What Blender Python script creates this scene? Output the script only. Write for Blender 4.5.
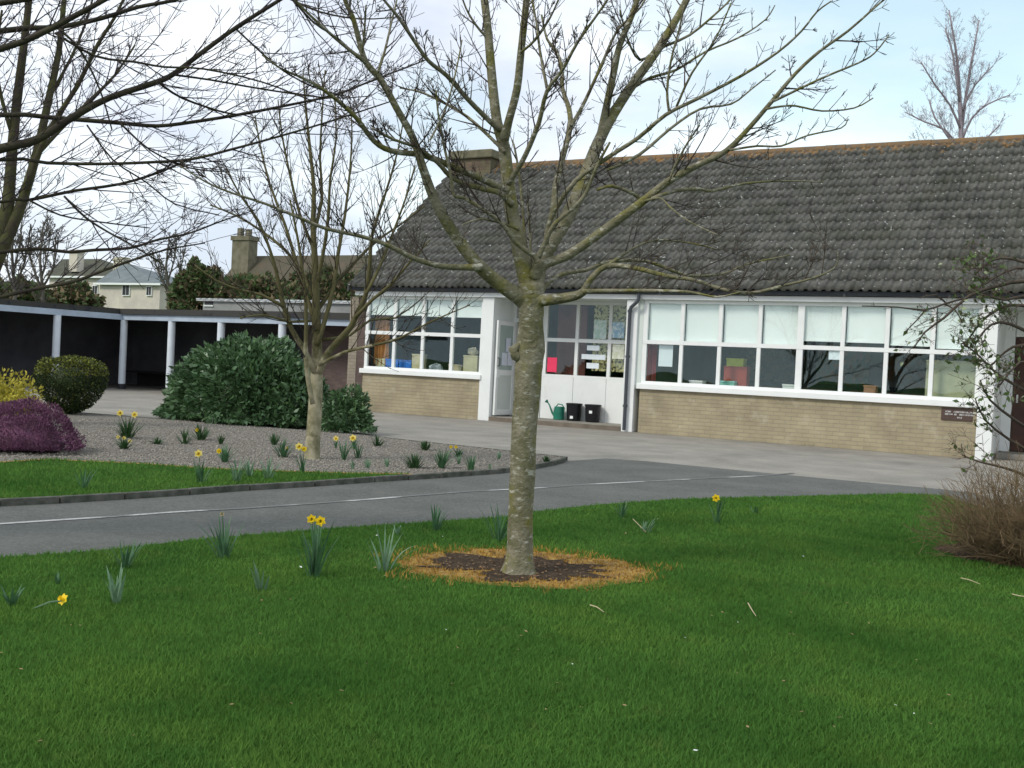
import bpy, math, random
import numpy as np
from mathutils import Vector, Matrix, noise as mnoise
random.seed(7); RNG = np.random.default_rng(7)
SC = bpy.context.scene; COL = SC.collection
for o in list(bpy.data.objects): bpy.data.objects.remove(o)

# ------------------------------------------------------------ camera
H = 1.25; F = 1100.0
YAW = math.radians(29.62); PIT = math.radians(1.016); ROL = math.radians(2.8)
fw = Vector((-math.sin(YAW)*math.cos(PIT), math.cos(YAW)*math.cos(PIT), -math.sin(PIT)))
r0 = Vector((math.cos(YAW), math.sin(YAW), 0)); u0 = r0.cross(fw)
RI = math.cos(ROL)*r0 + math.sin(ROL)*u0; UP = math.cos(ROL)*u0 - math.sin(ROL)*r0
CAMP = Vector((0, 0, H))
cd = bpy.data.cameras.new('camera'); cam = bpy.data.objects.new('camera', cd); COL.objects.link(cam)
M4 = Matrix((RI, UP, -fw)).transposed().to_4x4(); M4.translation = CAMP; cam.matrix_world = M4
cd.sensor_width = 36; cd.lens = F/1024*36; cd.clip_end = 3000; cd.clip_start = 0.05
SC.camera = cam
SC.render.resolution_x = 1024; SC.render.resolution_y = 768

# ------------------------------------------------------------ world and sun
SUN_EL, SUN_AZ = 42.0, 205.0          # azimuth from +Y clockwise: behind the camera, to its left
w = bpy.data.worlds.new('World'); SC.world = w; w.use_nodes = True
nt = w.node_tree; nt.nodes.clear()
def N(nt, t, **k):
    n = nt.nodes.new(t)
    for a, v in k.items(): setattr(n, a, v)
    return n
out = N(nt, 'ShaderNodeOutputWorld'); bg = N(nt, 'ShaderNodeBackground')
sky = N(nt, 'ShaderNodeTexSky', sky_type='NISHITA', sun_disc=False)
sky.sun_elevation = math.radians(SUN_EL); sky.sun_rotation = math.radians(SUN_AZ); sky.air_density = 1.0; sky.dust_density = 1.5
tc = N(nt, 'ShaderNodeTexCoord'); mp = N(nt, 'ShaderNodeMapping'); mp.inputs['Scale'].default_value = (1.6, 1.6, 4.2)
mp.inputs['Location'].default_value = (0.37, 0.1, 0.25)
n1 = N(nt, 'ShaderNodeTexNoise'); n1.inputs['Scale'].default_value = 1.7; n1.inputs['Detail'].default_value = 7; n1.inputs['Roughness'].default_value = .5
cr = N(nt, 'ShaderNodeValToRGB'); cr.color_ramp.elements[0].position = .36; cr.color_ramp.elements[1].position = .54
cr.color_ramp.elements[0].color = (0.34,)*3+(1,)
n2 = N(nt, 'ShaderNodeTexNoise'); n2.inputs['Scale'].default_value = 2.6; n2.inputs['Detail'].default_value = 5
cc = N(nt, 'ShaderNodeValToRGB'); cc.color_ramp.elements[0].position = .35; cc.color_ramp.elements[1].position = .65
cc.color_ramp.elements[0].color = (.57, .63, .74, 1); cc.color_ramp.elements[1].color = (.87, .92, .97, 1)
sc = N(nt, 'ShaderNodeMix', data_type='RGBA', blend_type='MULTIPLY'); sc.inputs['Factor'].default_value = 1
sc.inputs['B'].default_value = (.21, .215, .165, 1)
mx = N(nt, 'ShaderNodeMix', data_type='RGBA')
L = nt.links.new
L(tc.outputs['Generated'], mp.inputs[0]); L(mp.outputs[0], n1.inputs[0]); L(mp.outputs[0], n2.inputs[0])
L(n1.outputs[0], cr.inputs[0]); L(n2.outputs[0], cc.inputs[0]); L(sky.outputs[0], sc.inputs['A'])
sy = N(nt, 'ShaderNodeSeparateXYZ'); L(tc.outputs['Generated'], sy.inputs[0])
my = N(nt, 'ShaderNodeMapRange'); my.inputs[1].default_value = .25; my.inputs[2].default_value = -.15; my.inputs[3].default_value = 0; my.inputs[4].default_value = 1   # the cloud closes over behind the camera, added unseen for the window reflections
L(sy.outputs[1], my.inputs[0]); mm = N(nt, 'ShaderNodeMath', operation='MAXIMUM'); L(cr.outputs[0], mm.inputs[0]); L(my.outputs[0], mm.inputs[1])
mxx = N(nt, 'ShaderNodeMapRange'); mxx.inputs[1].default_value = -.38; mxx.inputs[2].default_value = -.62; mxx.inputs[3].default_value = 0; mxx.inputs[4].default_value = .92   # and thickens towards the west
L(sy.outputs[0], mxx.inputs[0]); m3 = N(nt, 'ShaderNodeMath', operation='MAXIMUM'); L(mm.outputs[0], m3.inputs[0]); L(mxx.outputs[0], m3.inputs[1]); L(m3.outputs[0], mx.inputs['Factor']); L(sc.outputs['Result'], mx.inputs['A']); L(cc.outputs[0], mx.inputs['B'])
L(mx.outputs['Result'], bg.inputs[0]); L(bg.outputs[0], out.inputs[0]); bg.inputs[1].default_value = 1.0
sd = bpy.data.lights.new('sun', 'SUN'); sd.energy = 1.5; sd.angle = math.radians(12); sd.color = (1, .95, .86)
so = bpy.data.objects.new('sun', sd); COL.objects.link(so)
az, el = math.radians(SUN_AZ), math.radians(SUN_EL)
sdir = Vector((math.sin(az)*math.cos(el), math.cos(az)*math.cos(el), math.sin(el)))
so.rotation_euler = sdir.to_track_quat('Z', 'Y').to_euler(); so.location = (0, 0, 30)
SC.view_settings.view_transform = 'Standard'; SC.view_settings.look = 'None'
SC.view_settings.exposure = 0.40; SC.view_settings.gamma = 1.0; SC.view_settings.use_curve_mapping = False
SC.render.engine = 'CYCLES'

# ------------------------------------------------------------ helpers
def ray(x, y): return fw + RI*((x-512)/F) - UP*((y-384)/F)
def G(x, y, z=0.0):
    d = ray(x, y); return CAMP + d*((z-H)/d.z)
def DEP(x, y, D): return CAMP + ray(x, y)*D
def ONT(x, y, t): d = ray(x, y); return CAMP + d*(t/d.y)

class MB:
    def __init__(s): s.v = []; s.f = []; s.mi = []
    def box(s, x0, x1, y0, y1, z0, z1, mi=0):
        b = len(s.v)
        s.v += [(x, y, z) for z in (z0, z1) for y in (y0, y1) for x in (x0, x1)]
        for q in ((0,2,3,1), (4,5,7,6), (0,1,5,4), (2,6,7,3), (0,4,6,2), (1,3,7,5)): s.f.append([b+i for i in q]); s.mi.append(mi)
        return s
    def poly(s, pts, mi=0):
        b = len(s.v); s.v += [tuple(p) for p in pts]; s.f.append(list(range(b, b+len(pts)))); s.mi.append(mi); return s
    def prism(s, pts, z0, z1, mi=0):
        n = len(pts); b = len(s.v)
        s.v += [(p[0], p[1], z0) for p in pts] + [(p[0], p[1], z1) for p in pts]
        s.f.append([b+n+i for i in range(n)]); s.mi.append(mi)
        for i in range(n):
            j = (i+1) % n; s.f.append([b+i, b+j, b+n+j, b+n+i]); s.mi.append(mi)
        return s
    def tube(s, pts, rad, n=6, cap=True, mi=0):
        pts = [Vector(p) for p in pts]; b = len(s.v); m = len(pts)
        ref = None
        for i, p in enumerate(pts):
            t = (pts[min(i+1, m-1)] - pts[max(i-1, 0)])
            if t.length < 1e-9: t = Vector((0, 0, 1))
            t.normalize()
            if ref is None:
                ref = t.cross(Vector((0.31, .17, .93)) if abs(t.z) < .95 else Vector((1, .1, 0))); ref.normalize()
            else:
                ref = ref - t*ref.dot(t)
                if ref.length < 1e-6: ref = t.orthogonal()
                ref.normalize()
            e2 = t.cross(ref); r = rad[i] if not isinstance(rad, (int, float)) else rad
            for k in range(n):
                a = 2*math.pi*k/n; q = p + ref*(r*math.cos(a)) + e2*(r*math.sin(a)); s.v.append((q.x, q.y, q.z))
        for i in range(m-1):
            for k in range(n):
                k2 = (k+1) % n; s.f.append([b+i*n+k, b+i*n+k2, b+(i+1)*n+k2, b+(i+1)*n+k]); s.mi.append(mi)
        if cap:
            s.f.append([b+k for k in range(n)][::-1]); s.mi.append(mi)
            s.f.append([b+(m-1)*n+k for k in range(n)]); s.mi.append(mi)
        return s
    def lathe(s, prof, c, n=20, mi=0, cap=True):
        b = len(s.v)
        for r, z in prof:
            for k in range(n):
                a = 2*math.pi*k/n; s.v.append((c[0]+r*math.cos(a), c[1]+r*math.sin(a), c[2]+z))
        for i in range(len(prof)-1):
            for k in range(n):
                k2 = (k+1) % n; s.f.append([b+i*n+k, b+i*n+k2, b+(i+1)*n+k2, b+(i+1)*n+k]); s.mi.append(mi)
        if cap:
            s.f.append([b+k for k in range(n)][::-1]); s.mi.append(mi); s.f.append([b+(len(prof)-1)*n+k for k in range(n)]); s.mi.append(mi)
        return s
    def build(s, name, mats, parent=None, smooth=False, bevel=0):
        me = bpy.data.meshes.new(name); me.from_pydata(s.v, [], s.f)
        if not isinstance(mats, (list, tuple)): mats = [mats]
        for m in mats: me.materials.append(m)
        if any(s.mi): me.polygons.foreach_set('material_index', s.mi)
        if smooth: me.polygons.foreach_set('use_smooth', [True]*len(me.polygons))
        me.update(); o = bpy.data.objects.new(name, me); COL.objects.link(o)
        if parent:
            o.parent = parent; o.matrix_parent_inverse = Matrix.Translation(-parent.location)
        if bevel:
            b = o.modifiers.new('bevel', 'BEVEL'); b.width = bevel; b.segments = 2; b.limit_method = 'ANGLE'
        return o
def arr_mesh(name, V, Fc, mats, parent=None, mi=None):
    V = np.asarray(V, dtype=np.float32); Fc = np.asarray(Fc, dtype=np.int32)
    me = bpy.data.meshes.new(name); me.vertices.add(len(V)); me.vertices.foreach_set('co', V.ravel())
    k = Fc.shape[1]; me.loops.add(Fc.size); me.loops.foreach_set('vertex_index', Fc.ravel())
    me.polygons.add(len(Fc)); me.polygons.foreach_set('loop_start', np.arange(0, Fc.size, k, dtype=np.int32))
    me.polygons.foreach_set('loop_total', np.full(len(Fc), k, dtype=np.int32))
    for m in (mats if isinstance(mats, (list, tuple)) else [mats]): me.materials.append(m)
    if mi is not None: me.polygons.foreach_set('material_index', np.asarray(mi, dtype=np.int32))
    me.update(calc_edges=True); me.validate()
    o = bpy.data.objects.new(name, me); COL.objects.link(o)
    if parent: o.parent = parent; o.matrix_parent_inverse = Matrix.Translation(-parent.location)
    return o
def tag(o, label, cat, group=None, kind=None):
    o['label'] = label; o['category'] = cat
    if group: o['group'] = group
    if kind: o['kind'] = kind
    return o
def empty(name, loc, label, cat, group=None):
    o = bpy.data.objects.new(name, None); COL.objects.link(o); o.location = loc; o.empty_display_size = .1
    return tag(o, label, cat, group)
def structure(o): o['kind'] = 'structure'; return o

# ------------------------------------------------------------ materials
def mat(name, col, rough=.8, var=0.0, scale=5.0, col2=None, bump=0.0, bscale=40.0, spec=.3, metal=0.0, detail=6.0, lo=.35, hi=.65, bdist=.01, trans=None):
    m = bpy.data.materials.new(name); m.use_nodes = True; nt = m.node_tree; p = nt.nodes['Principled BSDF']
    p.inputs['Roughness'].default_value = rough; p.inputs['Specular IOR Level'].default_value = spec; p.inputs['Metallic'].default_value = metal
    L = nt.links.new; tc = N(nt, 'ShaderNodeTexCoord')
    c = tuple(col)+(1,)
    if col2 is None and var > 0: col2 = tuple(x*(1-var) for x in col); c = tuple(min(1, x*(1+var)) for x in col)+(1,)
    if col2 is not None:
        n = N(nt, 'ShaderNodeTexNoise'); n.inputs['Scale'].default_value = scale; n.inputs['Detail'].default_value = detail; n.inputs['Roughness'].default_value = .6
        r = N(nt, 'ShaderNodeValToRGB'); r.color_ramp.elements[0].position = lo; r.color_ramp.elements[1].position = hi
        r.color_ramp.elements[0].color = tuple(col2)+(1,); r.color_ramp.elements[1].color = c
        L(tc.outputs['Object'], n.inputs[0]); L(n.outputs[0], r.inputs[0]); L(r.outputs[0], p.inputs['Base Color'])
        m['ramp'] = r.name
    else: p.inputs['Base Color'].default_value = c
    if bump:
        n = N(nt, 'ShaderNodeTexNoise'); n.inputs['Scale'].default_value = bscale; n.inputs['Detail'].default_value = 5
        b = N(nt, 'ShaderNodeBump'); b.inputs['Strength'].default_value = bump; b.inputs['Distance'].default_value = bdist
        L(tc.outputs['Object'], n.inputs[0]); L(n.outputs[0], b.inputs['Height']); L(b.outputs[0], p.inputs['Normal'])
    return m
def layer(m, col, scale, lo, hi, detail=4.0, stretch=(1, 1, 1), zr=None, amount=1.0):
    """adds one more patchy layer of colour (lichen, moss, stains) over a material's base colour"""
    nt = m.node_tree; p = nt.nodes['Principled BSDF']; L = nt.links.new; s = p.inputs['Base Color']
    tc = N(nt, 'ShaderNodeTexCoord'); mp = N(nt, 'ShaderNodeMapping'); mp.inputs['Scale'].default_value = stretch
    mp.inputs['Location'].default_value = (scale*.13, scale*.07, 3.1)
    n = N(nt, 'ShaderNodeTexNoise'); n.inputs['Scale'].default_value = scale; n.inputs['Detail'].default_value = detail; n.inputs['Roughness'].default_value = .65
    mr = N(nt, 'ShaderNodeMapRange'); mr.inputs[1].default_value = lo; mr.inputs[2].default_value = hi; mr.inputs[4].default_value = amount; mr.clamp = True
    mx = N(nt, 'ShaderNodeMix', data_type='RGBA'); mx.inputs['B'].default_value = tuple(col)+(1,)
    L(tc.outputs['Object'], mp.inputs[0]); L(mp.outputs[0], n.inputs[0])
    src = n.outputs[0]
    if zr:   # height bias: (z0, z1, add)
        sx = N(nt, 'ShaderNodeSeparateXYZ'); L(tc.outputs['Object'], sx.inputs[0])
        z = N(nt, 'ShaderNodeMapRange'); z.inputs[1].default_value = zr[0]; z.inputs[2].default_value = zr[1]; z.inputs[3].default_value = 0; z.inputs[4].default_value = zr[2]
        L(sx.outputs[2], z.inputs[0]); ad = N(nt, 'ShaderNodeMath', operation='ADD'); L(src, ad.inputs[0]); L(z.outputs[0], ad.inputs[1]); src = ad.outputs[0]
    L(src, mr.inputs[0]); L(mr.outputs[0], mx.inputs['Factor'])
    if s.is_linked: L(s.links[0].from_socket, mx.inputs['A'])
    else: mx.inputs['A'].default_value = s.default_value
    L(mx.outputs['Result'], s); return m
def translucent(m, f=.3):
    nt = m.node_tree; p = nt.nodes['Principled BSDF']; o = nt.nodes['Material Output']; L = nt.links.new
    t = N(nt, 'ShaderNodeBsdfTranslucent'); mx = N(nt, 'ShaderNodeMixShader'); mx.inputs[0].default_value = f
    s = p.inputs['Base Color']
    if s.is_linked: L(s.links[0].from_socket, t.inputs[0])
    else: t.inputs[0].default_value = s.default_value
    L(p.outputs[0], mx.inputs[1]); L(t.outputs[0], mx.inputs[2]); L(mx.outputs[0], o.inputs[0]); return m

LEAFV = []
lawn_m = mat('lawn', (.07, .15, .018), .95, col2=(.035, .095, .012), scale=1.1, bump=.8, bscale=220, bdist=.02, spec=.1)
layer(lawn_m, (.02, .045, .01), 60, .5, .75)
blade_m = translucent(mat('grass_blade', (.122, .258, .050), .85, col2=(.064, .165, .034), scale=1.3, spec=.06, lo=.3, hi=.7), .3)
layer(blade_m, (.15, .26, .045), 1.7, .50, .74, amount=.7); layer(blade_m, (.03, .11, .018), .6, .48, .66, amount=.65); layer(blade_m, (.22, .22, .07), 5, .60, .74, amount=.45)
layer(blade_m, (.25, .16, .05), 7, .70, .8, amount=.7)
dead_m = mat('dead_grass', (.42, .28, .09), .9, col2=(.20, .12, .04), scale=22, bump=.7, bscale=150, spec=.1)
deadblade_m = mat('dead_grass_blade', (.48, .29, .065), .9, col2=(.25, .15, .04), scale=12, spec=.1)
soil_m = mat('soil', (.10, .07, .045), .95, col2=(.035, .026, .018), scale=30, bump=1, bscale=60, bdist=.03, spec=.1)
layer(soil_m, (.22, .15, .08), 90, .60, .70)
conc_m = mat('concrete_paving', (.31, .29, .25), .9, col2=(.225, .212, .185), scale=1.2, bump=.3, bscale=150, spec=.2)
layer(conc_m, (.40, .38, .33), 38, .53, .65, amount=.45); layer(conc_m, (.15, .145, .125), 30, .56, .68, amount=.45); layer(conc_m, (.14, .135, .125), .7, .52, .74, amount=.55); layer(conc_m, (.36, .34, .31), 3.5, .55, .8, amount=.5); layer(conc_m, (.12, .12, .10), 220, .52, .7, amount=.5)
asph_m = mat('asphalt', (.140, .146, .132), .92, col2=(.102, .108, .098), scale=1.4, bump=.6, bscale=260, spec=.2)
layer(asph_m, (.26, .26, .26), 170, .58, .68, amount=.6); layer(asph_m, (.05, .052, .055), 200, .55, .7, amount=.5)
layer(asph_m, (.09, .10, .065), .9, .6, .8, amount=.35); layer(asph_m, (.22, .22, .205), 42, .52, .64, amount=.45); layer(asph_m, (.065, .068, .062), 33, .54, .66, amount=.5); layer(asph_m, (.17, .165, .14), 3, .62, .7, amount=.4)
mark_m = mat('road_paint', (.46, .46, .44), .8, col2=(.155, .16, .15), scale=1.3, lo=.46, hi=.57, spec=.2, detail=8)
layer(mark_m, (.14, .142, .148), 60, .52, .66, amount=.75)
grav_m = mat('gravel', (.28, .26, .22), .95, col2=(.13, .12, .10), scale=70, bump=1, bscale=60, bdist=.03, spec=.2)
layer(grav_m, (.50, .46, .42), 45, .60, .68); layer(grav_m, (.20, .13, .10), 30, .6, .7, amount=.7)
kerb_m = mat('kerb_concrete', (.14, .14, .12), .92, col2=(.06, .065, .05), scale=9, bump=.6, bscale=80, spec=.15)
white_m = mat('white_paint', (.80, .82, .80), .45, var=.03, scale=3, spec=.4)
layer(white_m, (.50, .50, .44), 2.2, .60, .85, stretch=(2.5, 2.5, .5), amount=.35)
greyw_m = mat('grey_white_paint', (.60, .65, .61), .5, var=.04, scale=2, spec=.4)
whiteb_m = mat('white_blind', (.80, .86, .83), .85, var=.04, scale=1.2)
gut_m = mat('dark_gutter', (.05, .055, .065), .45, var=.15, scale=3)
pipe_m = mat('dark_downpipe', (.06, .068, .08), .45, var=.15, scale=3)
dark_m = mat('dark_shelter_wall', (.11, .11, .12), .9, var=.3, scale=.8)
post_m = mat('post_paint', (.66, .71, .76), .5, var=.05, scale=4)
foot_m = mat('post_foot_paint', (.03, .03, .035), .6)
fasb_m = mat('shelter_fascia_paint', (.40, .47, .55), .6, var=.12, scale=2)
felt_m = mat('roof_felt', (.030, .032, .036), .9, col2=(.05, .05, .045), scale=3, lo=.6, hi=.4)
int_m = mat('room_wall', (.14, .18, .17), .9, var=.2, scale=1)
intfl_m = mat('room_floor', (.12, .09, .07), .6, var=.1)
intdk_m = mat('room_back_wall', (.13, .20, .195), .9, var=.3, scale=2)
def brick_mat(name, c1, c2, mortar, vary, bw=.225, rh=.075):
    m = bpy.data.materials.new(name); m.use_nodes = True; nt = m.node_tree; p = nt.nodes['Principled BSDF']; L = nt.links.new
    p.inputs['Roughness'].default_value = .92; p.inputs['Specular IOR Level'].default_value = .2
    tc = N(nt, 'ShaderNodeTexCoord'); sx = N(nt, 'ShaderNodeSeparateXYZ'); cb = N(nt, 'ShaderNodeCombineXYZ'); ad = N(nt, 'ShaderNodeMath', operation='ADD')
    L(tc.outputs['Object'], sx.inputs[0]); L(sx.outputs[0], ad.inputs[0]); L(sx.outputs[1], ad.inputs[1]); L(ad.outputs[0], cb.inputs[0]); L(sx.outputs[2], cb.inputs[1])
    b = N(nt, 'ShaderNodeTexBrick'); b.inputs['Color1'].default_value = c1+(1,); b.inputs['Color2'].default_value = c2+(1,); b.inputs['Mortar'].default_value = mortar+(1,)
    b.inputs['Scale'].default_value = 1; b.inputs['Brick Width'].default_value = bw; b.inputs['Row Height'].default_value = rh; b.inputs['Mortar Size'].default_value = .006; b.inputs['Mortar Smooth'].default_value = .4
    L(cb.outputs[0], b.inputs[0])
    n = N(nt, 'ShaderNodeTexNoise'); n.inputs['Scale'].default_value = 1.6; n.inputs['Detail'].default_value = 7; L(tc.outputs['Object'], n.inputs[0])
    r = N(nt, 'ShaderNodeValToRGB'); r.color_ramp.elements[0].position = .3; r.color_ramp.elements[1].position = .7
    r.color_ramp.elements[0].color = (1-vary,)*3+(1,); r.color_ramp.elements[1].color = (1+vary*.5,)*3+(1,)
    mx = N(nt, 'ShaderNodeMix', data_type='RGBA', blend_type='MULTIPLY'); mx.inputs['Factor'].default_value = 1
    L(n.outputs[0], r.inputs[0]); L(b.outputs[0], mx.inputs['A']); L(r.outputs[0], mx.inputs['B']); L(mx.outputs['Result'], p.inputs['Base Color'])
    bp = N(nt, 'ShaderNodeBump'); bp.inputs['Strength'].default_value = .6; bp.inputs['Distance'].default_value = .008; bp.invert = True
    L(b.outputs['Fac'], bp.inputs['Height']); L(bp.outputs[0], p.inputs['Normal']); return m
brick_m = brick_mat('buff_brick', (.385, .33, .215), (.345, .295, .195), (.30, .265, .20), .24)
layer(brick_m, (.52, .47, .36), 2.4, .60, .75, amount=.5, zr=(.3, .9, .06)); layer(brick_m, (.10, .10, .06), 2.0, .58, .74, amount=.7, zr=(0, .35, -.18))
layer(brick_m, (.13, .12, .08), 1.2, .60, .85, amount=.4)
dkbrick_m = brick_mat('brown_brick', (.15, .11, .095), (.11, .08, .075), (.12, .10, .09), .2)
pbrick_m = brick_mat('pale_brown_brick', (.33, .29, .22), (.27, .23, .18), (.22, .20, .17), .2)
chbrick_m = brick_mat('chimney_brick', (.17, .125, .085), (.12, .09, .065), (.11, .10, .08), .3)
layer(chbrick_m, (.16, .17, .09), 3, .5, .7, amount=.6)
tile_m = mat('roof_tile', (.120, .120, .108), .85, col2=(.060, .062, .056), scale=2.2, bump=.4, bscale=70, spec=.25)
layer(tile_m, (.20, .19, .17), 8, .54, .72, amount=.6); layer(tile_m, (.035, .035, .035), 6, .55, .68, stretch=(1, .4, .4), amount=.6)
layer(tile_m, (.05, .055, .03), 1.3, .5, .7, amount=.5)
layer(tile_m, (.42, .44, .41), 12, .715, .745, detail=1)
layer(tile_m, (.34, .18, .05), 5, .72, .84, zr=(5.9, 6.42, .32), amount=.7)
# the height bias above is measured from 5.3 m, below it nothing is added
ridge_m = mat('ridge_tile', (.22, .125, .05), .9, col2=(.12, .10, .075), scale=6, bump=.4, bscale=50)
bark_m = mat('bark', (.24, .22, .155), .9, col2=(.125, .12, .065), scale=9, bump=1.0, bscale=45, bdist=.012, spec=.15)
layer(bark_m, (.17, .16, .035), 7, .50, .66, stretch=(1, 1, .7), amount=.8); layer(bark_m, (.46, .45, .38), 15, .56, .66, stretch=(1, 1, 2.4), amount=.8)
layer(bark_m, (.06, .05, .035), 22, .62, .72, stretch=(1, 1, 3), amount=.8)
layer(bark_m, (.30, .29, .25), 9, .45, .6, zr=(.28, 0, .0), amount=.0)
limb_m = mat('limb_bark', (.17, .165, .075), .9, col2=(.09, .085, .055), scale=9, bump=.7, bscale=60, bdist=.006, spec=.15)
layer(limb_m, (.24, .20, .04), 12, .56, .66, amount=.7)
twig_m = mat('twig_bark', (.095, .075, .055), .85, col2=(.05, .042, .04), scale=5, spec=.15)
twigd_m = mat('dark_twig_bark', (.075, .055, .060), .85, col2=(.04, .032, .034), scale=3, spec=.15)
green_m = mat('mossy_branch', (.085, .09, .035), .9, col2=(.05, .042, .03), scale=4, spec=.1)
pale_m = mat('pale_bark', (.42, .38, .28), .9, col2=(.20, .17, .12), scale=12, bump=.6, bscale=50, spec=.1)
birch_m = mat('far_branch', (.30, .26, .28), .9, var=.15, scale=2, spec=.1)

def glass_mat(name, tint=(.985, .995, .99), refl=1.0):
    m = bpy.data.materials.new(name); m.use_nodes = True; nt = m.node_tree; nt.nodes.remove(nt.nodes['Principled BSDF']); L = nt.links.new
    o = nt.nodes['Material Output']; t = N(nt, 'ShaderNodeBsdfTransparent'); t.inputs[0].default_value = tint+(1,)
    g = N(nt, 'ShaderNodeBsdfGlossy'); g.inputs['Roughness'].default_value = .01; g.inputs[0].default_value = (refl*.82, refl, refl*.97, 1)
    f = N(nt, 'ShaderNodeFresnel'); 
    ge = N(nt, 'ShaderNodeNewGeometry'); io = N(nt, 'ShaderNodeMapRange'); io.inputs[3].default_value = 1.5; io.inputs[4].default_value = 1/1.5   # same reflectance on both faces of a thin pane
    L(ge.outputs['Backfacing'], io.inputs[0]); L(io.outputs[0], f.inputs[0])
    tc = N(nt, 'ShaderNodeTexCoord'); n = N(nt, 'ShaderNodeTexNoise'); n.inputs['Scale'].default_value = 1.1; n.inputs['Detail'].default_value = 1
    b = N(nt, 'ShaderNodeBump'); b.inputs['Strength'].default_value = .25; b.inputs['Distance'].default_value = .02
    L(tc.outputs['Object'], n.inputs[0]); L(n.outputs[0], b.inputs['Height']); L(b.outputs[0], g.inputs['Normal'])
    mx = N(nt, 'ShaderNodeMixShader'); L(f.outputs[0], mx.inputs[0]); L(t.outputs[0], mx.inputs[1]); L(g.outputs[0], mx.inputs[2]); L(mx.outputs[0], o.inputs[0]); return m
glass_m = glass_mat('window_glass')
doorglass_m = mat('frosted_door_glass', (.42, .50, .47), .25, var=.05, scale=3, spec=.5)

# ------------------------------------------------------------ ground
T = 20.6
structure(MB().box(-400, 400, -200, 600, -1.0, -.03).build('ground', lawn_m))
structure(MB().poly([(-40, 12, 0), (-16.5, 12.2, 0), (-10.5, 12.5, 0), (-6, 9, 0), (-1.0, 10.5, 0), (9, 10, 0), (9, 60, 0), (-40, 60, 0)]).build('concrete_apron', conc_m))
kerb_px = [(0, 507), (60, 504), (125, 500), (190, 495.5), (250, 491), (315, 487), (375, 482.5), (440, 478.5), (500, 474), (535, 469.5), (555, 465.5), (564, 463), (566, 461.5)]
kerb = [G(*p) for p in kerb_px]
kerb = [Vector((-12.5, -16, 0)), Vector((-9.6, -5, 0)), Vector((-8.2, 1.0, 0))] + kerb
lawn_px = [(0, 561), (50, 557.5), (100, 554), (200, 542.5), (275, 536), (350, 530), (425, 525), (500, 520), (540, 513.5), (599, 507), (673, 501.7), (720, 500), (770, 499), (856, 496.7), (900, 495.7), (930, 496.4), (947, 498), (958, 502)]
lawn_e = [Vector((-10, -16, 0)), Vector((-8.0, -4, 0)), Vector((-6.4, 1.2, 0))] + [G(*p) for p in lawn_px]
lawn_e += [Vector((-1.2, 11.9, 0)), Vector((-.6, 11.3, 0)), Vector((.6, 10.9, 0)), Vector((3, 10.7, 0)), Vector((9, 10.4, 0))]
top_px = [(566, 461), (605, 458.5), (645, 461), (685, 465), (782, 474.5), (885, 484), (940, 489), (975, 493)]
asph = [Vector((p.x, p.y, .004)) for p in kerb] + [G(*p, .004) for p in top_px]
asph += [Vector((-1.0, 12.6, .004))]
le = [p for p in lawn_e if p.x < -1.25]
# the drive runs under the lawn's edge by a few centimetres
asph += [Vector((p.x+.03, p.y-.05, .004)) for p in reversed(le)]
structure(MB().poly(asph).build('drive', asph_m))
# white line worn by traffic
line_px = [(0, 524.8), (50, 521.5), (115, 517.3), (180, 512.5), (245, 509), (310, 504.5), (370, 500), (411, 496.6), (470, 492), (532, 489), (587, 485), (645, 482), (704, 479), (767, 476), (793, 473.5)]
lp = [G(*p) for p in line_px]; lp = [Vector((-9.2, -6, 0)), Vector((-7.6, 1.0, 0))] + lp
def ribbon(pts, wid, z):
    mb = MB()
    A = []
    for i, p in enumerate(pts):
        t = (pts[min(i+1, len(pts)-1)]-pts[max(i-1, 0)]); t.z = 0; t.normalize(); n = Vector((-t.y, t.x, 0)); A.append((p+n*wid/2, p-n*wid/2))
    for i in range(len(A)-1):
        mb.poly([(A[i][0].x, A[i][0].y, z), (A[i][1].x, A[i][1].y, z), (A[i+1][1].x, A[i+1][1].y, z), (A[i+1][0].x, A[i+1][0].y, z)])
    return mb
structure(ribbon(lp, .060, .008).build('drive_marking', mark_m))
# kerb of short stones round the raised bed
def resample(pts, step):
    out = [pts[0].copy()]; acc = 0
    for a, b in zip(pts, pts[1:]):
        n = max(1, int((b-a).length/step))
        for i in range(1, n+1): out.append(a.lerp(b, i/n))
    return out
bedback = [G(565, 460.8), G(540, 458), G(500, 453.5), G(460, 449), G(420, 445), G(359, 438), Vector((-13.2, 13.3, 0)), Vector((-16, 12.9, 0)), Vector((-22, 12.3, 0)), Vector((-40, 11, 0))]
kb = MB(); kp = resample(kerb, .45)
def offs(pts, d):
    o = []
    for i, p in enumerate(pts):
        t = (pts[min(i+1, len(pts)-1)]-pts[max(i-1, 0)]); t.z = 0; t.normalize(); o.append(p+Vector((-t.y, t.x, 0))*d)
    return o
ki = offs(kp, .05)
for i in range(len(kp)-1):
    a, b, c, d = kp[i], kp[i+1], ki[i+1], ki[i]; g = (b-a).normalized()*.006; h = .058+random.uniform(-.002, .002)
    kb.prism([(a+g)[:2], (b-g)[:2], (c-g)[:2], (d+g)[:2]], -.02, h)
structure(kb.build('kerb', kerb_m, bevel=.006))
structure(MB().prism([p[:2] for p in offs(kerb, .045)]+[p[:2] for p in bedback], -.02, .045).build('gravel_bed', grav_m))
kb = MB(); bb = resample(bedback[:8], .6); bi = offs(bb, -.06)
for i in range(len(bb)-1): kb.prism([bb[i][:2], bi[i][:2], bi[i+1][:2], bb[i+1][:2]], -.02, .052)
structure(kb.build('bed_edging', kerb_m))
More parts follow.
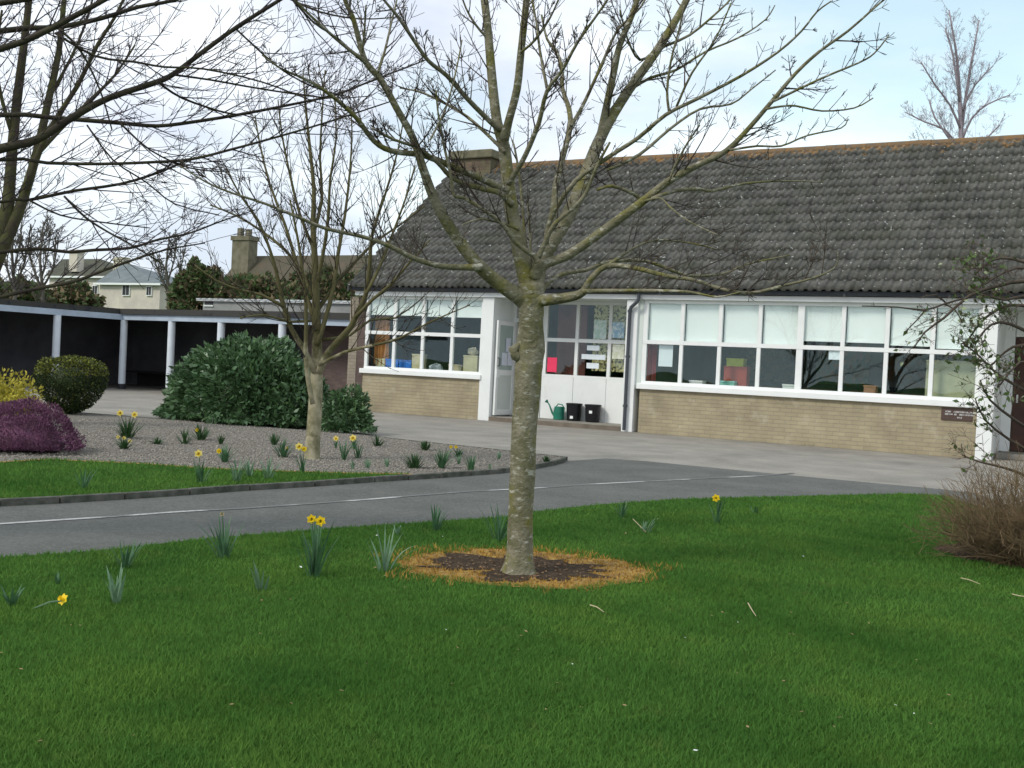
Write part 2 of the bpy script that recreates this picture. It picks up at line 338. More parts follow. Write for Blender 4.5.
strip_px = [(0, 462), (50, 459), (75, 460.5), (100, 461.5), (150, 464), (200, 467.5), (250, 470), (300, 471.5), (350, 473), (400, 473.6), (412, 474.2)]
strip = [Vector((-16, -16, 0)), Vector((-13.5, -4, 0)), Vector((-11.5, 3, 0))] + [G(*p, .055) for p in strip_px]
inner = offs(resample(kerb, .3), .052); inner = [p for p in inner if p.y < G(412, 480.5).y]
STRIP = [p[:2] for p in inner] + [p[:2] for p in reversed(strip)]
structure(MB().prism(STRIP, .0, .052).build('verge_lawn', lawn_m))
# thin edge of scorched grass along the gravel
structure(ribbon([Vector((p.x, p.y, 0)) for p in strip[2:]], .09, .056).build('verge_edge', dead_m))
LAWN = [p[:2] for p in lawn_e] + [(9, -16)]
structure(MB().prism(LAWN, -.02, .022).build('lawn', lawn_m))
tb = G(519, 573)
def blob(c, ax, ay, rot, z, n=64, amp=.12, seed=0):
    P = []
    for i in range(n):
        a = 2*math.pi*i/n; k = 1+amp*mnoise.noise(Vector((math.cos(a)*2.2+seed, math.sin(a)*2.2, seed)))+amp*.5*mnoise.noise(Vector((math.cos(a)*7+seed, math.sin(a)*7, seed)))
        x, y = ax*k*math.cos(a), ay*k*math.sin(a); P.append((c.x+x*math.cos(rot)-y*math.sin(rot), c.y+x*math.sin(rot)+y*math.cos(rot), z))
    return P
L_, R_ = G(396, 566), G(650, 577); B_, Ft = G(470, 553.5), G(530, 592.5)
cen = (L_+R_)*.5; cen = Vector((cen.x, cen.y, 0)); ax = (R_-L_).length/2; ay = abs((B_-Ft).dot(Vector((-(R_-L_).y, (R_-L_).x, 0)).normalized()))/2
rt = math.atan2((R_-L_).y, (R_-L_).x)
RING = blob(cen, ax*.98, ay*1.05, rt, .026, seed=3); SOIL = blob(cen+Vector((.02, -.03, 0)), ax*.72, ay*.66, rt, .030, amp=.75, seed=9)
structure(MB().poly(RING).build('scorched_grass', dead_m)); structure(MB().poly(SOIL).build('soil_ring', soil_m))
bc = G(1045, 562); BED = blob(bc+Vector((.15, .2, 0)), .95, .75, .6, .027, seed=5)
structure(MB().poly(BED).build('soil_bed', soil_m))

def inside(px, py, poly):
    x = np.array([p[0] for p in poly]); y = np.array([p[1] for p in poly]); r = np.zeros(px.shape, bool); j = len(x)-1
    for i in range(len(x)):
        c = ((y[i] > py) != (y[j] > py)) & (px < (x[j]-x[i])*(py-y[i])/(y[j]-y[i]+1e-12)+x[i]); r ^= c; j = i
    return r
def blades(name, poly, excl, dens, hgt, wid, z, m, dmax=40, dmin=2.2, only=None, margin=.42, clumps=0.0):
    # candidate points in polar wedge in front of the camera, density falls with distance
    n = int(dens); u = RNG.random(n)
    d = dmin*(dmax/dmin)**u if dmax/dmin > 1.5 else dmin+(dmax-dmin)*u
    half = math.atan(512/F)+margin; a = RNG.uniform(-half, half, n)+YAW
    px = -np.sin(a)*d; py = np.cos(a)*d
    k = inside(px, py, poly)
    for e in excl: k &= ~inside(px, py, e)
    px, py, d = px[k], py[k], d[k]; n = len(px)
    q = RNG.uniform(.55, 1.25, n)*hgt; lean = RNG.normal(0, .45, (n, 2))*q[:, None]; th = RNG.uniform(0, math.pi, n); ww = wid*RNG.uniform(.6, 1.3, n)*np.clip(d/6, .8, 2.0)
    V = np.zeros((n, 3, 3), np.float32)
    V[:, 0, 0] = px-np.cos(th)*ww; V[:, 0, 1] = py-np.sin(th)*ww; V[:, 1, 0] = px+np.cos(th)*ww; V[:, 1, 1] = py+np.sin(th)*ww
    V[:, :2, 2] = z; V[:, 2, 0] = px+lean[:, 0]; V[:, 2, 1] = py+lean[:, 1]; V[:, 2, 2] = z+q
    o = arr_mesh(name, V.reshape(-1, 3), np.arange(3*n).reshape(-1, 3), m)
    return o
ring2 = [(p[0], p[1]) for p in RING]; soil2 = [(p[0], p[1]) for p in SOIL]; bed2 = [(p[0], p[1]) for p in BED]
ringc = [(cen.x+(p[0]-cen.x)*.93, cen.y+(p[1]-cen.y)*.93) for p in ring2]
ring_out = [(cen.x+(p[0]-cen.x)*1.10, cen.y+(p[1]-cen.y)*1.10) for p in blob(cen, ax, ay*1.05, rt, 0, seed=8, amp=.5)]
ringc = [(p[0], p[1]) for p in blob(cen, ax*.93, ay*.98, rt, 0, seed=3, amp=.35)]
tag(blades('grass', LAWN, [ringc, bed2], 900000, .026, .0034, .02, blade_m, dmax=15), 'short mown green grass of the front lawn', 'grass', kind='stuff')
tag(blades('grass', STRIP, [], 380000, .035, .004, .05, blade_m, dmax=22, dmin=5), 'mown grass of the strip behind the kerb', 'grass', kind='stuff')
tag(blades('dead_grass', ring_out, [ringc], 60000, .032, .004, .024, deadblade_m, dmax=9.5, dmin=5), 'scattered straw coloured blades fading into the lawn round the ring', 'grass', kind='stuff')
tag(blades('dead_grass', ring2, [soil2], 150000, .022, .004, .024, deadblade_m, dmax=9.5, dmin=5), 'orange scorched grass around the front tree', 'grass', kind='stuff')

# gravel stones on the bed
def stones(name, poly, n, z, m, size, dmin, dmax, excl=()):
    u = RNG.random(n); d = dmin+(dmax-dmin)*u; a = RNG.uniform(-.55, .55, n)+YAW; px = -np.sin(a)*d; py = np.cos(a)*d
    k = inside(px, py, poly)
    for e_ in excl: k &= ~inside(px, py, e_)
    px, py = px[k], py[k]; n = len(px)
    base = np.array([(1,0,0),(-1,0,0),(0,1,0),(0,-1,0),(0,0,1),(0,0,-1)], np.float32); fc = np.array([(0,2,4),(2,1,4),(1,3,4),(3,0,4),(2,0,5),(1,2,5),(3,1,5),(0,3,5)])
    s = RNG.uniform(.5, 1.3, (n, 1, 3))*size; s[:, :, 2] *= .7; th = RNG.uniform(0, 6.28, n); B = base[None]*s
    X = B[:, :, 0]*np.cos(th)[:, None]-B[:, :, 1]*np.sin(th)[:, None]+px[:, None]; Y = B[:, :, 0]*np.sin(th)[:, None]+B[:, :, 1]*np.cos(th)[:, None]+py[:, None]
    V = np.stack([X, Y, B[:, :, 2]+z], -1).reshape(-1, 3); Fc = (fc[None]+np.arange(n)[:, None, None]*6).reshape(-1, 3)
    return arr_mesh(name, V, Fc, m)
stone_m = mat('stone', (.33, .305, .26), .9, col2=(.15, .135, .115), scale=26, spec=.2, lo=.4, hi=.6)
bedp = [p[:2] for p in offs(kerb, .12)]+[p[:2] for p in bedback]
so_ = stones('gravel', bedp, 60000, .047, stone_m, .016, 9, 19, [STRIP]); tag(so_, 'loose grey and pink gravel covering the planting bed', 'gravel', kind='stuff')

# ------------------------------------------------------------ school building
SB = empty('school_building', (-9, T, 0), 'long single storey school with dark tiled roof and white framed window bays', 'building')
X0, X1 = -15.95, 6.2
DEPTH = 8.0
def bx(name, m, *a, parent=SB, bevel=0): return MB().box(*a).build(name, m, parent, bevel=bevel)
# walls
bx('wall', brick_m, -15.73, -12.53, T, T+.25, 0, .885); bx('wall', brick_m, -8.74, -2.41, T, T+.25, 0, .885)
bx('pier', pbrick_m, -16.2, -15.96, T+.02, T+.30, 0, 2.66); bx('wall', dkbrick_m, -15.955, -15.735, T+.03, T+.30, 0, 2.66)
g = MB(); ry = T+4.0
g.poly([(X0, T+.31, 0), (X0, T+DEPTH, 0), (X0, T+DEPTH, 2.8), (X0, ry, 6.22), (X0, T+.31, 2.85)]); g.poly([(X1, T+.02, 0), (X1, T+DEPTH, 0), (X1, T+DEPTH, 2.8), (X1, ry, 6.22), (X1, T+.02, 2.85)])
g.box(X0, X1, T+DEPTH-.2, T+DEPTH, 0, 2.8); g.build('wall', pbrick_m, SB)
bx('pier', white_m, -12.52, -12.24, T-.03, T+.30, 0, 2.68, bevel=.006)
bx('pier', white_m, -9.10, -8.855, T-.03, T+.94, 0, 2.68, bevel=.006)
bx('pier', white_m, -2.40, -2.14, T-.06, T+.28, 0, 2.68, bevel=.006)
bx('wall', white_m, -12.50, -12.25, T+.301, T+.9, .10, 2.68)              # return of the entrance recess
bx('wall', white_m, -2.38, -2.17, T+.281, T+1.7, 0, 2.68)
bx('wall', white_m, -2.169, -2.0, T+1.5, T+1.72, .1, 2.68); bx('wall', white_m, -1.05, .2, T+1.5, T+1.72, .1, 2.68)
bx('wall', brick_m, .2, X1-.01, T, T+.25, 0, .885); bx('pier', white_m, -.02, .19, T-.03, T+1.5, 0, 2.68); 
bx('step', conc_m, -12.23, -9.11, T-.02, T+1.2, 0.001, .10, bevel=.01); bx('step', conc_m, -2.13, -.03, T+.6, T+1.6, 0.001, .10, bevel=.01)
stepedge_m = mat('step_edge', (.17, .14, .11), .9, var=.2, scale=4)
bx('step', stepedge_m, -12.23, -9.11, T-.045, T-.021, 0.001, .092)
bd = MB().box(-1.99, -1.06, T+1.55, T+1.60, .11, 2.2).build('door', mat('brown_door', (.07, .035, .025), .5, var=.2), SB)
MB().box(-1.93, -1.90, T+1.50, T+1.549, 1.0, 1.15).build('handle', greyw_m, bd); bx('transom', white_m, -1.99, -1.06, T+1.52, T+1.7, 2.21, 2.68)
# fascia, gutter, soffit
bx('fascia', white_m, -16.0, X1+.05, T-.08, T-.02, 2.69, 2.785)
bx('soffit', greyw_m, -15.7, X1, T-.019, T+1.75, 2.681, 2.72)
gm = MB()
prof = [(.0, .075), (-.005, .03), (-.03, .004), (-.065, 0), (-.10, .004), (-.12, .03), (-.125, .08), (-.115, .08), (-.10, .06), (-.02, .06)]
gx0, gx1 = -16.05, X1+.1; b0 = len(gm.v)
for x in (gx0, gx1):
    for a, b in prof: gm.v.append((x, T-.081+a, 2.795+b))
n_ = len(prof)
for i in range(n_): j = (i+1) % n_; gm.f.append([i, j, n_+j, n_+i]); gm.mi.append(0)
gm.f.append(list(range(n_))); gm.mi.append(0); gm.f.append(list(range(n_, 2*n_))[::-1]); gm.mi.append(0)
for x in np.arange(gx0+.5, gx1, 1.8): gm.box(x, x+.04, T-.212, T-.08, 2.785, 2.882)
gm.build('gutter', gut_m, SB)
# downpipe with swan neck
dp = MB(); q = T-.115
dp.tube([(-8.80, T-.15, 2.80), (-8.80, T-.15, 2.70), (-8.82, T-.15, 2.64), (-8.98, q+.02, 2.52), (-9.0, q+.02, 2.46), (-9.0, q+.02, .03)], .036, 10)
for z in (2.42, 1.5, .5): dp.tube([(-9.0, q+.02, z), (-9.0, q+.02, z+.05)], .047, 10)
dp.build('downpipe', pipe_m, SB, smooth=False)
# roof of interlocking tiles
z0r, zr_ = 2.885, 6.36; t0r = T-.28; run = ry-t0r; rise = zr_-z0r; Lr = math.hypot(run, rise); nx, nz = -rise/Lr, run/Lr
def tiles(front=True):
    NC = 16; per = .165; xs = []; x = X0-.12; hh = []
    profp = [(0, .0), (.22, .0), (.30, .45), (.40, 1.0), (.66, 1.0), (.76, .45), (.84, .0)]
    k = 0
    while x < X1+.15:
        for fr, h in profp: xs.append(x+fr*per); hh.append(h*.038)
        x += per; k += 1
    xs = np.array(xs); hh = np.array(hh); n = len(xs); V = []; Fc = []
    for c in range(NC):
        s0 = Lr*c/NC-(.0 if c == 0 else .03); s1 = Lr*(c+1)/NC
        rows = [(s0, -.02), (s0, .062), (s1, .0)]
        j = np.repeat(RNG.uniform(-.004, .006, n//14+2), 14)[:n]   # single tiles sit a little proud
        b = len(V)*0+sum(v.shape[0] for v in V)
        for si, off in rows:
            s = si/Lr; h = hh+off+(j if off > 0 else 0)
            sj = np.repeat(RNG.uniform(-.006, .006, n//14+2), 14)[:n]/Lr
            t = t0r+run*(s+sj)+nx*h; z = z0r+rise*(s+sj)+nz*h
            if not front: t = 2*ry-t
            V.append(np.stack([xs, t, z], -1))
        for r in range(2):
            i = np.arange(n-1); Fc.append(np.stack([b+r*n+i, b+r*n+i+1, b+(r+1)*n+i+1, b+(r+1)*n+i], -1))
    return np.concatenate(V), np.concatenate(Fc)
V, Fc = tiles(); V2, F2 = tiles(False)
roof = arr_mesh('roof', np.concatenate([V, V2]), np.concatenate([Fc, F2+len(V)]), tile_m, SB)
rd = MB(); x = X0-.12
while x < X1+.1:
    rd.tube([(x, ry, zr_-.035), (x+.44, ry, zr_-.035)], [.115+random.uniform(-.004, .004)]*2, 12); x += .445
rd.build('ridge', ridge_m, roof)
barge_m = mat('bargeboard_paint', (.09, .09, .085), .8, var=.2)
for x in (X0-.125, X1+.12):
    vg = MB()
    for sgn in (1, -1):
        A = [(t0r, z0r-.12), (t0r, z0r-.005), (ry, zr_-.01), (ry, zr_-.13)]
        P = [(x, (t if sgn > 0 else 2*ry-t), z) for t, z in A]; Q = [(x+.03, p[1], p[2]) for p in P]
        vg.poly(P); vg.poly(Q[::-1])
        for i in range(4): j = (i+1) % 4; vg.poly([P[i], P[j], Q[j], Q[i]])
    vg.build('bargeboard', barge_m, roof)
c0, c1 = ONT(458, 175, ry).x, ONT(497, 175, ry).x; zt = ONT(478, 153, ry).z
ch = MB().box(c0, c1, ry-.35, ry+.35, 5.6, zt-.22).build('chimney', chbrick_m, roof)
MB().box(c0-.07, c1+.07, ry-.43, ry+.43, zt-.219, zt).build('chimney_cap', mat('chimney_cap', (.15, .14, .09), .95, var=.3, scale=4), SB, bevel=.03)
MB().box(c0+.3, c0+.55, ry-.1, ry+.15, zt+.001, zt+.05).build('flue', kerb_m, SB)

# interiors
room = MB()
for a, b in ((-15.70, -12.51), (-8.74, -2.42), (.25, X1-.3)):
    room.poly([(a, T+.26, .08), (b, T+.26, .08), (b, T+5.5, .08), (a, T+5.5, .08)])
room.poly([(-12.24, T+1.21, .1), (-9.11, T+1.21, .1), (-9.11, T+6, .1), (-12.24, T+6, .1)])
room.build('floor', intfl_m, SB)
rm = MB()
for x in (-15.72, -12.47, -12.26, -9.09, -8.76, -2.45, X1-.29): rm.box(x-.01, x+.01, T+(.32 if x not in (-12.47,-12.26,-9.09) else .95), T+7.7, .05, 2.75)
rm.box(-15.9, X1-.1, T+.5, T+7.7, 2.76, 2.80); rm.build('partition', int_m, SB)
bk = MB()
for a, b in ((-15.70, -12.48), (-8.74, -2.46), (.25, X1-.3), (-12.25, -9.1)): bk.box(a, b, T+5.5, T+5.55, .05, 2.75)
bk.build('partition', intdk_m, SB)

# pinboards and low shelving at the back of the classrooms
brd = [mat('pinboard_'+n_, c_, .9, col2=d_, scale=7, lo=.45, hi=.52, detail=2) for n_, c_, d_ in (('mixed', (.50, .50, .40), (.12, .25, .28)), ('green', (.20, .40, .25), (.50, .45, .20)), ('warm', (.50, .30, .18), (.45, .48, .45)))]
for i_, (a_, b_) in enumerate(((-8.3, -6.9), (-6.6, -5.4), (-5.1, -3.2), (-15.2, -14.0), (-13.7, -12.8))):
    bx('pinboard', brd[i_ % 3], a_, b_, T+5.44, T+5.49, 1.15, 2.1)
for a_, b_ in ((-8.5, -5.7), (-5.3, -2.7), (-15.4, -12.7)): bx('shelf', mat('shelf_wood', (.30, .20, .11), .6, var=.15), a_, b_, T+3.2, T+3.8, .10, 1.05)
# windows
def window(x0, n, pw, y, zs=(1.0, 1.84, 2.68), mw=.075, sill=True, blinds=None):
    x1 = x0+n*pw
    fr = MB(); d0, d1 = y+.03, y+.10
    fr.box(x0-.04, x1+.04, d0, d1, zs[0]-.005, zs[0]+.05); fr.box(x0-.04, x1+.04, d0, d1, zs[-1]-.06, zs[-1])
    fr.box(x0-.039, x1+.039, d0-.002, d1+.002, zs[1]-.04, zs[1]+.04)
    for i in range(n+1):
        ww = mw/2 if i not in (0, n) else mw/2+.01
        if n == 8 and i == 4: ww = .06
        for a, b in ((zs[0]+.051, zs[1]-.041), (zs[1]+.041, zs[2]-.061)): fr.box(x0+i*pw-ww, x0+i*pw+ww, d0+.004, d1-.004, a, b)
    W = fr.build('window', white_m, SB)
    for i in range(n):
        for a, b in ((zs[0]+.052, zs[1]-.042), (zs[1]+.042, zs[2]-.062)):
            MB().box(x0+i*pw+mw/2+.012, x0+(i+1)*pw-mw/2-.012, y+.062, y+.067, a, b).build('pane', glass_m, W)
    if sill: MB().box(x0-.09, x1+.06, y-.07, y+.16, .886, .994).build('sill', white_m, W, bevel=.008)
    if blinds:
        for i, bz in enumerate(blinds):
            mb = MB(); a, b = x0+i*pw+.05, x0+(i+1)*pw-.05; ns = 10; yy = y+.122
            for k in range(ns):
                xa, xb = a+(b-a)*k/ns, a+(b-a)*(k+1)/ns; f = lambda x: yy+.006*math.sin(x*9+i)
                mb.poly([(xa, f(xa), bz), (xb, f(xb), bz), (xb, f(xb), 2.70), (xa, f(xa), 2.70)])
            mb.box(a, b, yy-.014, yy+.014, bz-.03, bz-.001); mb.tube([(a, yy+.03, 2.66), (b, yy+.03, 2.66)], .025, 8); mb.build('roller_blind', whiteb_m, W)
    return W
Wl = window(-15.70, 4, .79, T, blinds=[2.28, 2.28, 2.27, 2.27])
Wr = window(-8.70, 8, .785, T, blinds=[1.84, 1.84, 1.85, 1.84, 1.99, 1.99, 1.96, 1.93])
We = window(-11.46, 3, .785, T+.9, zs=(1.03, 1.84, 2.68), sill=False)
Wo = window(.5, 6, .9, T, blinds=[1.9, 1.9, 1.9, 1.9, 1.9, 1.9])
bx('wall', greyw_m, -8.854, -8.745, T+.03, T+.25, .886, 2.68)
# entrance: white boarded panel below the window, door opening and frame
pn = MB(); 
for i in range(3): pn.box(-11.50+i*.79+.006, -11.50+(i+1)*.79-.006, T+.93, T+.97, .10, 1.024)
pn.box(-11.5, -9.11, T+.95, T+.99, .10, 1.02); pn.build('boarding', white_m, SB)
df = MB().box(-11.57, -11.503, T+.9, T+1.0, .10, 2.68).box(-12.249, -12.19, T+.9, T+1.0, .10, 2.68).box(-12.19, -11.57, T+.905, T+.995, 2.21, 2.29)
df.build('door_frame', white_m, SB)
# glazed door standing open against the return wall
dx = -12.20
D = MB()
D.box(dx, dx+.045, T+.06, T+.15, .13, 2.20); D.box(dx, dx+.045, T+.76, T+.86, .13, 2.20)
D.box(dx+.001, dx+.044, T+.151, T+.759, .13, .25); D.box(dx+.001, dx+.044, T+.151, T+.759, 1.0, 1.12); D.box(dx+.001, dx+.044, T+.151, T+.759, 2.10, 2.199)
door = D.build('door', white_m, SB)
MB().box(dx+.015, dx+.03, T+.151, T+.759, 1.121, 2.099).build('pane', doorglass_m, door)
MB().box(dx+.012, dx+.032, T+.151, T+.759, .251, .999).build('panel', greyw_m, door)
MB().box(dx+.046, dx+.058, T+.055, T+.20, .95, 1.13).build('handle_plate', white_m, door)
MB().tube([(dx+.05, T+.11, 1.38), (dx+.09, T+.11, 1.37), (dx+.09, T+.11, 1.21), (dx+.05, T+.11, 1.20)], .013, 8).build('handle', gut_m, door)

def plain(name, col, rough=.6, **k): return mat(name, col, rough, **k)
def paper(name, x0, x1, z0, z1, y, col, label, cat='notice', m=None, tilt=0):
    c = Vector(((x0+x1)/2, y, (z0+z1)/2)); o = MB().box(x0-c.x, x1-c.x, -.002, .002, z0-c.z, z1-c.z).build(name, m or plain(name+'_paper', col, .8, var=.05, scale=8))
    o.location = c; o.rotation_euler = (0, tilt, 0); return tag(o, label, cat)
ye = T+.955
def EP(x, y): return ONT(x, y, ye)
def epaper(name, px0, px1, py0, py1, col, label, **k):
    a, b = EP(px0, (py0+py1)/2), EP(px1, (py0+py1)/2); c, d = EP((px0+px1)/2, py0), EP((px0+px1)/2, py1)
    return paper(name, a.x, b.x, d.z, c.z, ye, col, label, **k)
epaper('notice', 547.3, 556.8, 357.5, 372, (.85, .06, .14), 'bright pink notice on the glass by the doorway')
epaper('notice', 587, 599.5, 345.5, 350.5, (.75, .82, .86), 'topmost of the three white strips on the entrance glass')
epaper('notice', 581.5, 605.5, 354.5, 359.5, (.75, .82, .86), 'long white strip, middle of the three on the entrance glass')
epaper('notice', 586.5, 598.8, 363, 368.5, (.75, .82, .86), 'lowest of the three white strips on the entrance glass')
pat_m = mat('poster_print', (.48, .66, .58), .8, col2=(.68, .78, .74), scale=9, lo=.45, hi=.55)
blue_m = mat('poster_blue_print', (.35, .55, .70), .8, col2=(.70, .80, .82), scale=12, lo=.45, hi=.52)
cream_m = mat('poster_cream_print', (.62, .66, .50), .8, col2=(.78, .80, .70), scale=10, lo=.45, hi=.55)
epaper('poster', 594, 606.5, 320, 339, 0, 'mint green poster in the upper middle pane of the entrance', cat='poster', m=pat_m)
epaper('poster', 612, 624.5, 322, 338, 0, 'pale blue poster in the upper right pane of the entrance', cat='poster', m=blue_m)
epaper('poster', 612.5, 624, 344.5, 359, 0, 'cream poster in the lower right pane of the entrance', cat='poster', m=cream_m)
# patterned curtain and red-brown inner door behind the entrance glass
cm = MB(); cu = mat('patterned_curtain', (.72, .68, .36), .85, col2=(.12, .12, .08), scale=16, lo=.42, hi=.5, detail=2)
for k in range(24):
    xa, xb = -10.38+k*.05, -10.38+(k+1)*.05; f = lambda x: T+1.15+.03*math.sin(x*40)
    cm.poly([(xa, f(xa), 1.20), (xb, f(xb), 1.20), (xb, f(xb), 2.66), (xa, f(xa), 2.66)])
tag(cm.build('curtain', cu), 'yellow and black patterned curtain behind the entrance glass', 'curtain')
rdoor = mat('redbrown_paint', (.20, .07, .055), .5, var=.2, scale=2)
bx('wall', rdoor, -11.45, -10.72, T+1.5, T+1.56, .1, 2.68); bx('wall', rdoor, -12.2, -11.5, T+3.0, T+3.06, .1, 2.68)
# three papers on the open door
xd = dx+.048
for (ya, yb, za, zb, lab) in ((.42, .62, 1.52, 1.83, 'white sheet, highest on the open glass door'), (.26, .50, 1.22, 1.50, 'white sheet at the handle side of the open door'), (.52, .74, 1.22, 1.52, 'pale lilac sheet near the hinges of the open door')):
    tag(MB().box(xd, xd+.004, T+ya, T+yb, za, zb).build('notice', plain('sheet_paper', (.66, .70, .78), .8, var=.06, scale=10)), lab, 'notice')

# watering can and pots on the step
yw = T+.72
def S(px, py, y=yw): return ONT(px, py, y).x
wc = empty('watering_can', (S(559, 412), yw, .10), 'green plastic watering can standing on the entrance step', 'watering can')
wx = wc.location.x; wgreen = mat('green_plastic', (.02, .17, .11), .4, var=.15, scale=6)
MB().lathe([(.115, 0), (.122, .01), (.118, .16), (.105, .27), (.10, .285), (.095, .285)], (wx, yw, .101), 20).build('body', wgreen, wc, smooth=False)
MB().tube([(wx-.10, yw, .17), (wx-.17, yw, .25), (wx-.24, yw, .40), (wx-.285, yw, .46)], [.030, .023, .016, .014], 8).build('spout', wgreen, wc)
MB().tube([(wx-.28, yw, .455), (wx-.325, yw, .49)], [.014, .042], 12).build('rose', wgreen, wc)
MB().tube([(wx-.07, yw, .385), (wx-.03, yw, .44), (wx+.07, yw, .43), (wx+.125, yw, .36), (wx+.115, yw, .24)], .013, 8).build('handle', wgreen, wc)
blk = mat('black_plastic', (.012, .012, .014), .35, var=.3, scale=9)
for px, lab, lz in ((574, 'black plastic planter beside the watering can', .05), (592.8, 'black plastic planter farther from the watering can', .19)):
    X = S(px, 412); e = empty('planter', (X, yw, .10), lab, 'planter', 'black planters on the entrance step')
    mb = MB(); n = 24; zs_ = [(.135, 0), (.15, .01), (.158, .12), (.165, .24), (.172, .345), (.182, .35), (.182, .375), (.168, .378), (.16, .34)]
    mb.lathe(zs_, (X, yw, .101), n, cap=True); mb.build('pot', blk, e, bevel=.0)
    MB().box(X-.01, X+.06, yw-.168, yw-.158, .10+lz, .16+lz).build('tag', white_m, e); MB().tube([(X-.15, yw, .45), (X-.10, yw-.15, .40), (X+.06, yw-.17, .41), (X+.15, yw, .45)], .006, 5).build('bag_handle', blk, e)

# things inside on the window ledges
yi = T+.34
bx('ledge', greyw_m, -15.69, -12.55, T+.261, T+.62, .93, .955); bx('ledge', greyw_m, -8.73, -2.47, T+.261, T+.62, .93, .955)
def item(name, px0, px1, py0, py1, col, label, cat, y=yi, dep_=.22, m=None):
    a, b = ONT(px0, py1, y).x, ONT(px1, py1, y).x; z1 = ONT((px0+px1)/2, py0, y).z; z0 = .956 if ONT(0.5*(px0+px1), py1, y).z < 1.15 else ONT((px0+px1)/2, py1, y).z
    e = empty(name, ((a+b)/2, y, z0), label, cat); mm = m or plain(name+'_card', col, .7, var=.1, scale=6)
    MB().box(a, b, y-.05, y-.05+dep_, z0+.001, z1).build('body', mm, e, bevel=.006); h = z1-z0
    MB().box(a-.008, b+.008, y-.06, y-.04+dep_, z1-.02, z1+.012).build('rim', mm, e, bevel=.004); return e
item('storage_box', 376.5, 386, 359, 367, (.50, .50, .30), 'small cream box at the left end of the left window', 'box')
item('storage_crate', 386.5, 399, 359.5, 368, (.02, .16, .55), 'blue plastic crate against the cream box in the left window', 'crate')
item('storage_crate', 400, 412, 360.5, 368.5, (.02, .16, .55), 'blue plastic crate against the beige folder box', 'crate')
item('folder_box', 412.7, 422, 354.5, 369, (.50, .46, .28), 'upright beige folder box in the left window', 'box')
item('cardboard_box', 449.5, 462, 365, 372, (.48, .44, .30), 'low beige box between silver bag and tall carton', 'box')
item('carton', 464, 478, 356, 372, (.46, .44, .26), 'tall beige carton at the right of the left window', 'carton')
def bag(name, px, py, w_, h_, col, label, z0):
    c = ONT(px, py, yi+.1); mb = MB(); n, m2 = 14, 8
    for i in range(m2+1):
        ph = math.pi*i/m2
        for k in range(n):
            a = 2*math.pi*k/n; q = 1+.28*mnoise.noise(Vector((math.cos(a)*2.5+px, math.sin(a)*2.5, i*.9)))
            mb.v.append((c.x+w_*q*math.sin(ph)*math.cos(a), yi+.1+w_*.6*q*math.sin(ph)*math.sin(a), z0+h_*.5*(1-math.cos(ph))*q))
    for i in range(m2):
        for k in range(n): k2 = (k+1) % n; mb.f.append([i*n+k, i*n+k2, (i+1)*n+k2, (i+1)*n+k]); mb.mi.append(0)
    return tag(mb.build(name, plain(name+'_film', col, .3, var=.3, scale=20)), label, 'bag')
bag('plastic_bag', 436, 368, .20, .22, (.40, .46, .48), 'crumpled silver plastic bag in the left window', .957)
bag('paper_bag', 473, 352, .14, .16, (.55, .52, .38), 'crumpled cream bag lying on the tall carton', ONT(471, 356, yi).z+.014)
item('toy_box', 724, 747, 367, 383, (.30, .05, .03), 'red wooden box in the right window', 'box', y=T+.5)
item('toy_box', 727, 744, 359, 366.5, (.40, .45, .05), 'yellow green box stacked on the red box', 'box', y=T+.5)
item('cardboard_box', 864, 876, 386, 393, (.30, .17, .10), 'small brown box in the right window', 'box')
item('cabinet', 925, 981, 361.5, 397, (.34, .36, .22), 'pale green cabinet back at the right end of the window', 'cabinet', dep_=.3, y=T+.4)
item('book_pile', 690, 703, 381, 384, (.7, .72, .7), 'low white pile of papers in the right window', 'papers')
item('book_pile', 720, 735, 381.5, 385, (.25, .6, .5), 'low green pile of books before the red box', 'books')
item('book_pile', 783, 797, 385, 388.5, (.6, .66, .6), 'pale pile of books left of the thick mullion', 'books')
def wcurt(px0, px1, z0, z1, col, label, y=T+.3):
    a, b = ONT(px0, 345, y).x, ONT(px1, 345, y).x; mb = MB(); n = 24
    for k in range(n):
        xa, xb = a+(b-a)*k/n, a+(b-a)*(k+1)/n; f = lambda x: y+.025*math.sin(x*60)
        mb.poly([(xa, f(xa), z0), (xb, f(xb), z0), (xb, f(xb), z1), (xa, f(xa), z1)])
    tag(mb.build('curtain', plain('curtain_cloth', col, .9, var=.25, scale=4)), label, 'curtain')
wcurt(374, 389, 1.1, 2.6, (.36, .17, .05), 'orange brown curtain at the left end of the left window')
wcurt(645.5, 657.5, 1.0, 2.6, (.32, .05, .06), 'dark red curtain beside the downpipe')
a = ONT(659, 352, T+.13); b = ONT(673, 352, T+.13)
o = MB().box(a.x, b.x, T+.125, T+.129, 1.36, 1.79).build('notice', plain('hung_paper', (.70, .78, .80), .8)); tag(o, 'large white sheet hung in the lower left pane of the right window', 'notice')
a = ONT(829, 352, T+.08); b = ONT(841, 352, T+.08)
o = MB().box(a.x, b.x, T+.0705, T+.073, 1.63, 1.79).build('notice', plain('small_paper', (.72, .80, .82), .8)); tag(o, 'small white notice on the pane right of the thick mullion', 'notice')

